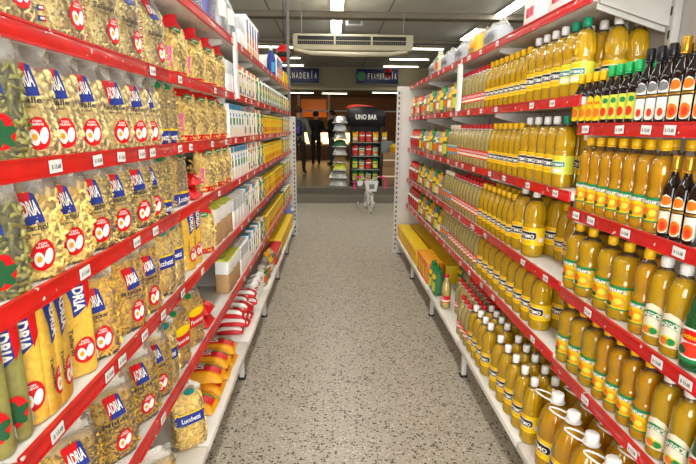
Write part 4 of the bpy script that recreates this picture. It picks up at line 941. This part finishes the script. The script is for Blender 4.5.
cable([(-.55, 7.6, CEIL-.01), (-.3, 7.5, CEIL-.06), (.0, 7.5, CEIL-.06), (.2, 7.6, CEIL-.01)], 'dark cable looping under the ceiling right of the pole')

# ------------------------------------------------------------------ department signs
def dept_sign(x0, x1, z0, z1, word, label, emblem=False):
    t = empty('department_sign', ((x0+x1)/2, 16.76, z0)); tag(t, label, 'sign'); hw = (x1-x0)/2; hz = z1-z0
    b = MB(); b.box(-hw, hw, -.04, .005, 0, hz, 'fixture', .006); link('frame', b.mesh('frame'), t)
    b = MB(); b.box(-hw+.03, hw-.03, -.05, -.04, .03, hz-.03, 'navy', .003); link('board', b.mesh('board'), t)
    b = MB(); mp = lambda x, z, off: (x, -.05-off, z); sh = .12 if emblem else 0
    xa = -hw+(.40 if emblem else .33); wdt = (hw*2-.08-(xa+hw))/len(word)
    for q, ch in enumerate(word):
        ac = ch == 'Í'; text(b, mp, ch, xa+wdt*(q+.5), hz*.5+(.03 if ac else 0), wdt*(.6 if ch not in 'IÍ' else .22), hz*(.48 if ac else .36), 'white', .004, bold=.0)
    link('lettering', b.mesh('lettering'), t)
    if emblem:
        b = MB(); blob(b, mp, oval(-hw+.2, hz*.5, .15, .15), 'green', .003); link('emblem', b.mesh('emblem'), t)
dept_sign(-1.95, -.42, 3.01, 3.54, 'PANADERÍA', 'navy department sign with white letters left above the passage')
dept_sign(.79, 2.28, 3.01, 3.54, 'FIAMBRERÍA', 'navy department sign with green emblem right above the passage', True)
def lantern(x, y, z, label):
    t = empty('red_ornament', (x, y, z)); b = MB(); b.lathe([(0, .03), (.03, .09), (.12, .11), (.2, .09), (.24, .04)], 'red', 16); link('body', b.mesh('body'), t)
    b = MB(); b.lathe([(.06, .106), (.1, .115), (.13, .112)], 'dark', 16); link('band', b.mesh('band'), t)
    b = MB(); b.tube([(0, 0, .24), (0, 0, CEIL-z)], .006, 'dark', 6); link('cord', b.mesh('cord'), t); tag(t, label, 'ornament', 'red hanging ornaments')
lantern(1.62, 14.2, 3.0, 'small red ornament hanging before the right department sign')
lantern(-.72, 7.4, 2.52, 'small red ornament hanging beside the grey pole')

# ------------------------------------------------------------------ bakery hall beyond the passage
t = empty('bakery_counter', (-.2, 19.5, .3)); tag(t, 'lit bakery display counter behind the shoppers', 'counter')
b = MB(); b.box(-2.2, 1.4, 0, .8, 0, .55, 'brown', .02); link('base', b.mesh('base'), t)
M('warm_glow', '#ffcf80', emit=2.2)
b = MB(); b.box(-2.15, 1.35, .1, .75, .55, .6, 'cream'); b.box(-2.15, 1.35, .7, .75, .6, 1.05, 'warm_glow'); link('lit_case', b.mesh('lit_case'), t)
b = MB(); b.box(-2.2, 1.4, 0, .8, 1.05, 1.1, 'fixture', .01); link('top', b.mesh('top'), t)
for q in range(5):
    b = MB(); b.lathe(prof_scale([(0, .8), (.3, 1), (.7, .8), (1, .2)], .1, .12), 'amber', 14); o = link('bread_loaf', b.mesh('bread_loaf')); o.location = (-1.9+q*.68, 19.85, .9); o.scale = (1.5, 1, 1)
    tag(o, f'golden bread loaf inside the lit counter, {NUM[q]} from left', 'bread', 'loaves in the bakery counter')
b = MB(); b.box(-1.35, -.25, 21.0, 21.1, 2.0, 2.75, 'orange', .01); o = link('wall_board', b.mesh('wall_board')); tag(o, 'orange board high on the far bakery wall', 'board')
b = MB(); b.box(-1.5, -1.4, 21.0, 21.08, .3, 2.95, 'fixture'); b.box(-.2, -.1, 21.0, 21.08, .3, 2.95, 'fixture'); link('board_post', b.mesh('board_post'), o)
def rail_bar(x0, x1, y, label):
    t = empty('hand_rail', ((x0+x1)/2, y, .3)); hw = (x1-x0)/2
    b = MB(); b.tube([(-hw, 0, 1.85), (hw, 0, 1.85)], .025, 'metal_white', 10); link('bar', b.mesh('bar'), t)
    for sg in (-1, 1): b = MB(); b.tube([(sg*hw, 0, 0), (sg*hw, 0, 1.9)], .03, 'metal_white', 10); link('post', b.mesh('post'), t)
    tag(t, label, 'railing', 'white pipe frames')
rail_bar(-1.1, .7, 17.6, 'white pipe frame spanning the passage left of the display'); rail_bar(1.2, 2.7, 17.6, 'white pipe frame spanning the passage right of the display')

# ------------------------------------------------------------------ promotional display at the top of the steps
DY = 10.55
t = empty('display_stand', (.74, DY, .30)); tag(t, 'dark promotional display stand with curved black header above the steps', 'display stand')
b = MB(); b.box(-.33, .33, .3, .33, 0, 1.5, 'dark', .006); link('back', b.mesh('back'), t)
for sg in (-1, 1): b = MB(); b.box(sg*.33-.015, sg*.33+.015, 0, .33, 0, 1.4, 'dark', .005); link('side', b.mesh('side'), t)
LV = (.08, .36, .66, .96)
for z in LV: b = MB(); b.box(-.315, .315, 0, .3, z-.02, z, 'fixture', .004); link('shelf', b.mesh('shelf'), t)
b = MB(); n = 14; top = [(-.42+.84*i/n, 1.72+.07*math.sin(i/n*PI)-.10*(i/n)) for i in range(n+1)]
vs = [(x, -.02-.04*math.sin(PI*(x+.42)/.84), z) for x, z in top]+[(x, -.02-.04*math.sin(PI*(x+.42)/.84), 1.30) for x, z in top]; K = n+1
vs += [(v[0], v[1]+.02, v[2]) for v in vs]
b.add(vs, [(i, K+i, K+i+1, i+1) for i in range(n)]+[(2*K+i, 2*K+i+1, 3*K+i+1, 3*K+i) for i in range(n)]+[(i, i+1, 2*K+i+1, 2*K+i) for i in range(n)]+[(K+i, 3*K+i, 3*K+i+1, K+i+1) for i in range(n)]+[(0, 2*K, 3*K, K), (n, K+n, 3*K+n, 2*K+n)], 'black', True)
hd = link('header', b.mesh('header'), t)
b = MB(); mp = lambda x, z, off: (x, -.022-.04*math.sin(PI*(x+.42)/.84)-off, z); text(b, mp, 'UNO BAR', 0, 1.5, .46, .11, 'white', .004, bold=.02); link('lettering', b.mesh('lettering'), hd)
b = MB(); blob(b, mp, [(-.42, 1.73), (-.3, 1.76), (-.1, 1.76), (.2, 1.72), (-.1, 1.73), (-.3, 1.70), (-.42, 1.66)], 'tomato', .003, 2); link('red_flash', b.mesh('red_flash'), hd)
for r_, z in enumerate(LV):
    for q in range(4):
        k = [['snack_green', 'snack_green', 'snack_white', 'snack_green'], ['snack_green', 'snack_white', 'snack_red', 'snack_green'], ['snack_red', 'snack_white', 'snack_red', 'snack_white'], ['snack_yellow', 'snack_red', 'snack_red', 'snack_yellow']][r_][q]
        o = put(P[k], .74-.23+.153*q, DY+.13, .30+z, random.uniform(-.1, .1), 'x', 'display', 0); PLACED.pop()
        tag(o, f'{ {"snack_green": "green", "snack_white": "cream", "snack_red": "red", "snack_yellow": "amber"}[k]} snack bag, {["bottom", "second", "third", "top"][r_]} display shelf, {NUM[q]} from left', 'snack bag', 'snack bags on the display stand')
# silver wrapped trays piled left of the display
for q in range(9):
    b = MB(); big = q < 2; wd = (.22 if big else .16)
    b.box(-wd, wd, -.16, .16, 0, .03, 'silver', .012); t = empty('foil_tray', ((.17 if not big else .14), DY-.02+random.uniform(-.02, .02), .30+.17*q), random.uniform(-.12, .12)); link('tray', b.mesh('tray'), t)
    b = MB(); N_ = 10; vs = [(-wd*.9+1.8*wd*i/N_, -.14+.28*j/6, .03+.13*(max(0, 1-abs(2*i/N_-1)**4)*max(0, 1-abs(2*j/6-1)**4))**.5+.006*math.sin(3*i+5*j+q)) for j in range(7) for i in range(N_+1)]
    b.add(vs, [(j*(N_+1)+i, j*(N_+1)+i+1, (j+1)*(N_+1)+i+1, (j+1)*(N_+1)+i) for j in range(6) for i in range(N_)], ['silver', 'silver', 'lime', 'card', 'silver', 'leaf', 'silver', 'grey_pack', 'silver'][q], True); link('wrapped_food', b.mesh('wrapped_food'), t)
    tag(t, f'silver wrapped tray in pile left of display, {NUM[q]} from bottom', 'tray', 'wrapped trays beside the display')
def crate(x, y, z, w_, d_, h_, m, name, label, cat):
    t = empty(name, (x, y, z)); b = MB(); b.box(-w_/2, w_/2, -d_/2, d_/2, 0, h_, m, .008); link('box', b.mesh('box'), t)
    b = MB(); b.box(-w_/2-.002, w_/2+.002, -d_/2-.004, -d_/2, h_*.46, h_*.54, 'cream' if m == 'card' else 'fixture'); link('tape', b.mesh('tape'), t); tag(t, label, cat)
crate(1.27, DY+.15, .30, .30, .35, .42, 'card', 'cardboard_box', 'brown cardboard box, lower of two right of display', 'box'); crate(1.27, DY+.15, .72, .28, .33, .30, 'card', 'cardboard_box', 'brown cardboard box, upper of two right of display', 'box')
crate(1.25, DY+1.4, .30, .5, .4, .95, 'grey', 'grey_cabinet', 'low grey cabinet behind the cardboard boxes', 'cabinet')
o = put(P['snack_green'], 1.12, DY+1.35, 1.25, .1, 'x', 'x'); PLACED.pop(); tag(o, 'green snack bag standing on the grey cabinet', 'snack bag')
o = put(P['snack_yellow'], 1.3, DY+1.35, 1.25, -.1, 'x', 'x'); PLACED.pop(); tag(o, 'amber snack bag standing on the grey cabinet', 'snack bag')
t = empty('yellow_bin', (1.56, DY+.9, .3)); b = MB(); b.lathe([(0, .12), (.02, .14), (.75, .17), (.78, .18), (.8, .17)], 'amber', 20); link('body', b.mesh('body'), t); b = MB(); b.lathe([(.8, .18), (.85, .17), (.9, .08)], 'yellow', 20); link('lid', b.mesh('lid'), t); tag(t, 'tall yellow bin beside the right rack end', 'bin')

# ------------------------------------------------------------------ child's bicycle, seen from the front
M('tyre', '#cfcac4', .6); M('hot_pink', '#e0307a', .4)
t = empty('child_bicycle', (.72, 8.72, 0), .08); tag(t, "small white child's bicycle with basket and pink grips before the steps", 'bicycle')
def wheel(y, r, x=0, nm='wheel', w_=.022):
    b = MB(); b.tube([(x, y+r*math.cos(a), r+.0+r*math.sin(a)+w_) for a in [2*PI*k/24 for k in range(24)]], w_, 'tyre', 8, True); wh = link(nm, b.mesh(nm), t)
    b = MB(); b.tube([(x-.03, y, r+w_), (x+.03, y, r+w_)], .018, 'grey', 8)
    link('hub', b.mesh('hub'), wh)
    for k in range(8): b = MB(); a = 2*PI*k/8; b.tube([(x, y, r+w_), (x, y+r*math.cos(a), r+w_+r*math.sin(a))], .003, 'silver', 5); link('spoke', b.mesh('spoke'), wh)
wheel(0, .15); wheel(.55, .15)
for sg in (-1, 1): wheel(.58, .05, sg*.16, 'training_wheel', .016)
for sg in (-1, 1): b = MB(); b.tube([(sg*.01, .55, .17), (sg*.16, .58, .066)], .008, 'grey', 6); link('stabiliser', b.mesh('stabiliser'), t)
b = MB()
for sg in (-1, 1): b.tube([(sg*.04, 0, .172), (sg*.045, .03, .36), (0, .06, .40)], .012, 'cap_white', 8)
link('fork', b.mesh('fork'), t)
b = MB(); b.tube([(0, .06, .38), (0, .075, .62)], .015, 'cap_white', 8); b.tube([(0, .07, .5), (0, .25, .25), (0, .40, .28), (0, .46, .5)], .018, 'cap_white', 8); b.tube([(0, .33, .26), (0, .55, .172)], .013, 'cap_white', 8); link('frame', b.mesh('frame'), t)
b = MB(); b.tube([(-.25, .12, .66), (-.16, .09, .68), (-.06, .075, .62), (.06, .075, .62), (.16, .09, .68), (.25, .12, .66)], .012, 'silver', 8); hbr = link('handlebar', b.mesh('handlebar'), t)
for sg in (-1, 1):
    b = MB(); b.tube([(sg*.17, .093, .679), (sg*.27, .128, .655)], .02, 'hot_pink', 10); link('grip', b.mesh('grip'), hbr)
    for k in range(4): b = MB(); b.tube([(sg*.27, .128, .655), (sg*(.28+.012*k), .12-.01*k, .58), (sg*(.27+.012*k), .12-.01*k, .44)], .005, 'hot_pink', 5); link('streamer', b.mesh('streamer'), hbr)
b = MB(); bw = [(-.12, -.11, .60), (.12, -.11, .60), (.12, .04, .60), (-.12, .04, .60), (-.09, -.09, .42), (.09, -.09, .42), (.09, .03, .42), (-.09, .03, .42)]
b.add(bw, [(0, 1, 5, 4), (1, 2, 6, 5), (2, 3, 7, 6), (3, 0, 4, 7), (4, 5, 6, 7)], 'cap_white'); b.tube([bw[0], bw[1], bw[2], bw[3]], .009, 'cap_white', 6, True); bk = link('basket', b.mesh('basket'), t)
b = MB(); b.box(-.05, .05, -.115, -.108, .47, .56, 'grey', .003); link('badge', b.mesh('badge'), bk)
b = MB(); b.lathe([(.48, .05), (.5, .09), (.54, .1), (.56, .06)], 'hot_pink', 16, (0, .47)); link('saddle', b.mesh('saddle'), t)
b = MB(); b.tube([(-.10, .33, .22), (.10, .33, .3)], .01, 'grey', 6); link('crank', b.mesh('crank'), t)
b = MB(); b.box(-.24, -.13, .10, .16, .50, .60, 'cap_white', .02); link('hanging_bag', b.mesh('hanging_bag'), t)

# ------------------------------------------------------------------ shoppers
M('skin', '#b98a6e', .55); M('hair', '#231a14', .7); M('hair_brown', '#4a2d1c', .7); M('jacket_grey', '#6b6a62', .8, var=.1, vscale=30); M('cloth_black', '#1a1a1c', .8); M('jeans', '#3f4650', .8, var=.1, vscale=40); M('trousers', '#23221f', .8); M('shoe', '#2a1c16', .6)
def person(x, y, rz, hgt, top, legs, hair, label, arms, step=.06, bag_col=None):
    k = hgt/1.75; V = []; E = []; R_ = []
    def vtx(p, r): V.append(Vector(p)*k); R_.append(r*k); return len(V)-1
    def chain(start, pts):
        prev = start
        for p, r in pts: i = vtx(p, r); E.append((prev, i)); prev = i
        return prev
    pel = vtx((0, 0, .96), .145)
    ch = chain(pel, [((0, 0, 1.10), .165), ((0, .0, 1.25), .185), ((0, 0, 1.38), .175)])
    nk = chain(ch, [((0, 0, 1.48), .07), ((0, -.01, 1.55), .055)])
    hd = chain(nk, [((0, -.02, 1.62), .085), ((0, -.015, 1.685), .088), ((0, 0, 1.72), .05)])
    for sg in (-1, 1):
        fy = sg*step
        an = chain(pel, [((sg*.09, 0, .90), .105), ((sg*.10, fy*.5-.02, .50), .068), ((sg*.10, fy+.02, .26), .058), ((sg*.10, fy+.03, .09), .042)])
        chain(an, [((sg*.105, fy-.05, .045), .042), ((sg*.11, fy-.13, .035), .034)])
        el, wr, hn = arms[0 if sg < 0 else 1]
        w_ = chain(ch, [((sg*.19, 0, 1.40), .09), ((sg*el[0], el[1], el[2]), .066), ((sg*wr[0], wr[1], wr[2]), .04)])
        d_ = (Vector((sg*hn[0], hn[1], hn[2]))-Vector((sg*wr[0], wr[1], wr[2]))); d_.normalize(); c_ = Vector((sg*wr[0], wr[1], wr[2]))+d_*.05
        pm = chain(w_, [(c_, .03)]); side = Vector((0, 1, 0)) if abs(d_.y) < .7 else Vector((0, 0, 1)); ln = (.075, .085, .08, .065)
        for q in range(4):
            o_ = c_+d_*.035+side*(q-1.5)*.019; chain(pm, [(o_, .010), (o_+d_*ln[q]*.5+Vector((-sg*.006, 0, 0)), .009), (o_+d_*ln[q]+Vector((-sg*.02, 0, 0)), .008)])
        chain(pm, [(c_-side*.03+d_*.01, .011), (c_-side*.045+d_*.045, .009)])
    me = bpy.data.meshes.new('body'); me.from_pydata(V, E, []); ob = bpy.data.objects.new('body', me); C.objects.link(ob)
    md = ob.modifiers.new('skin', 'SKIN'); sv = me.skin_vertices[0].data
    for i, r in enumerate(R_): sv[i].radius = (r, r*(.78 if r > .12*k else 1)); sv[i].use_root = (i == 0)
    ob.modifiers.new('sub', 'SUBSURF').levels = 1
    dg = bpy.context.evaluated_depsgraph_get(); dg.update(); m2 = bpy.data.meshes.new_from_object(ob.evaluated_get(dg)); bpy.data.objects.remove(ob)
    m2.materials.clear()
    for n in (top, legs, 'skin', 'shoe'): m2.materials.append(MATS[n])
    hands = [Vector((s_*arms[i][1][0], arms[i][1][1], arms[i][1][2]))*k for i, s_ in ((0, -1), (1, 1))]
    for pgn in m2.polygons:
        c = pgn.center; z = c.z/k; pgn.use_smooth = True
        if z > 1.49: mi = 2
        elif any((c-h_).length < .17*k and (c-h_).length > -1 and (c.z < h_.z+.01*k or arms[0][1][2] > 1.2) and abs(c.x) > .1*k for h_ in hands): mi = 2
        elif z > .93 or abs(c.x) > .23*k: mi = 0
        elif z > .085: mi = 1
        else: mi = 3
        pgn.material_index = mi
    t = empty('person', (x, y, .30), rz); tag(t, label, 'person'); link('body', m2, t)
    # face, ears and hair on the head
    b = MB(); hc = Vector((0, -.015, 1.66))*k
    for sg in (-1, 1): b.lathe([(hc.z-.03*k, .006), (hc.z-.01*k, .016), (hc.z+.02*k, .016), (hc.z+.035*k, .006)], 'skin', 8, (sg*.088*k, hc.y+.01))
    b.lathe([(hc.z-.035*k, .016), (hc.z-.02*k, .017), (hc.z+.02*k, .006)], 'skin', 8, (0, hc.y-.098*k)); link('ears_and_nose', b.mesh('ears_and_nose'), t)
    for sg in (-1, 1): b = MB(); b.lathe([(hc.z+.005*k, .003), (hc.z+.012*k, .009), (hc.z+.02*k, .003)], 'dark', 8, (sg*.033*k, hc.y-.084*k)); link('eye', b.mesh('eye'), t)
    b = MB(); b.box(-.022*k, .022*k, hc.y-.092*k, hc.y-.08*k, hc.z-.06*k, hc.z-.052*k, 'tomato', .002); link('mouth', b.mesh('mouth'), t)
    b = MB(); vs = []; N_ = 20; nr = 9
    for i in range(nr+1):
        ph = PI*.5*(1-i/nr*1.55)
        for q in range(N_):
            a = 2*PI*q/N_; rr = .108*k*math.cos(ph)+.001; zz = hc.z+.02*k+.095*k*math.sin(ph)
            yb = -math.cos(a); lift = max(0, yb*-1*-1) if False else max(0, math.cos(a))
            zz = max(zz, hc.z+(.045*k if math.cos(a) > .55 else -.12*k)); vs.append((rr*.95*math.sin(a), hc.y+.018*k-rr*1.02*math.cos(a), zz))
    b.add(vs, [(i*N_+q, i*N_+(q+1) % N_, (i+1)*N_+(q+1) % N_, (i+1)*N_+q) for i in range(nr) for q in range(N_)], hair, True); link('hair', b.mesh('hair'), t)
    if bag_col:
        g = empty('backpack', t.matrix_world @ Vector((0, 0, 0))); bpy.data.objects.remove(g)
        b = MB(); b.box(-.15*k, .15*k, .10*k, .25*k, 1.02*k, 1.42*k, bag_col, .05); g = link('backpack', b.mesh('backpack')); g.location = (x, y, .30); g.rotation_euler = (0, 0, rz); tag(g, 'dark purple backpack worn by the shopper in grey', 'backpack')
        b = MB(); b.box(-.11*k, .11*k, .25*k, .28*k, 1.06*k, 1.24*k, 'purple', .02); link('pocket', b.mesh('pocket'), g)
        for sg in (-1, 1): b = MB(); b.tube([(sg*.09*k, .12*k, 1.4*k), (sg*.11*k, .02*k, 1.47*k), (sg*.12*k, -.13*k, 1.36*k), (sg*.13*k, -.12*k, 1.2*k), (sg*.13*k, .1*k, 1.08*k)], .014, 'dark', 6); link('strap', b.mesh('strap'), g)
REL = ((.29, .02, 1.14), (.29, -.06, .90), (.29, -.09, .8)); FOLD = ((.25, .02, 1.13), (.16, -.22, 1.1), (.08, -.26, 1.12))
person(-.92, 13.2, PI-.25, 1.80, 'jacket_grey', 'trousers', 'hair_brown', 'person in grey jacket and dark trousers seen from behind, walking', (REL, REL), .14, 'navy')
person(-.56, 16.5, PI+.1, 1.78, 'cloth_black', 'cloth_black', 'hair', 'person all in black standing with back turned at the counter', (FOLD, FOLD))
person(-.02, 16.3, -PI/2-.25, 1.82, 'cloth_black', 'jeans', 'hair', 'person in black jacket and grey jeans standing in profile', (REL, FOLD))
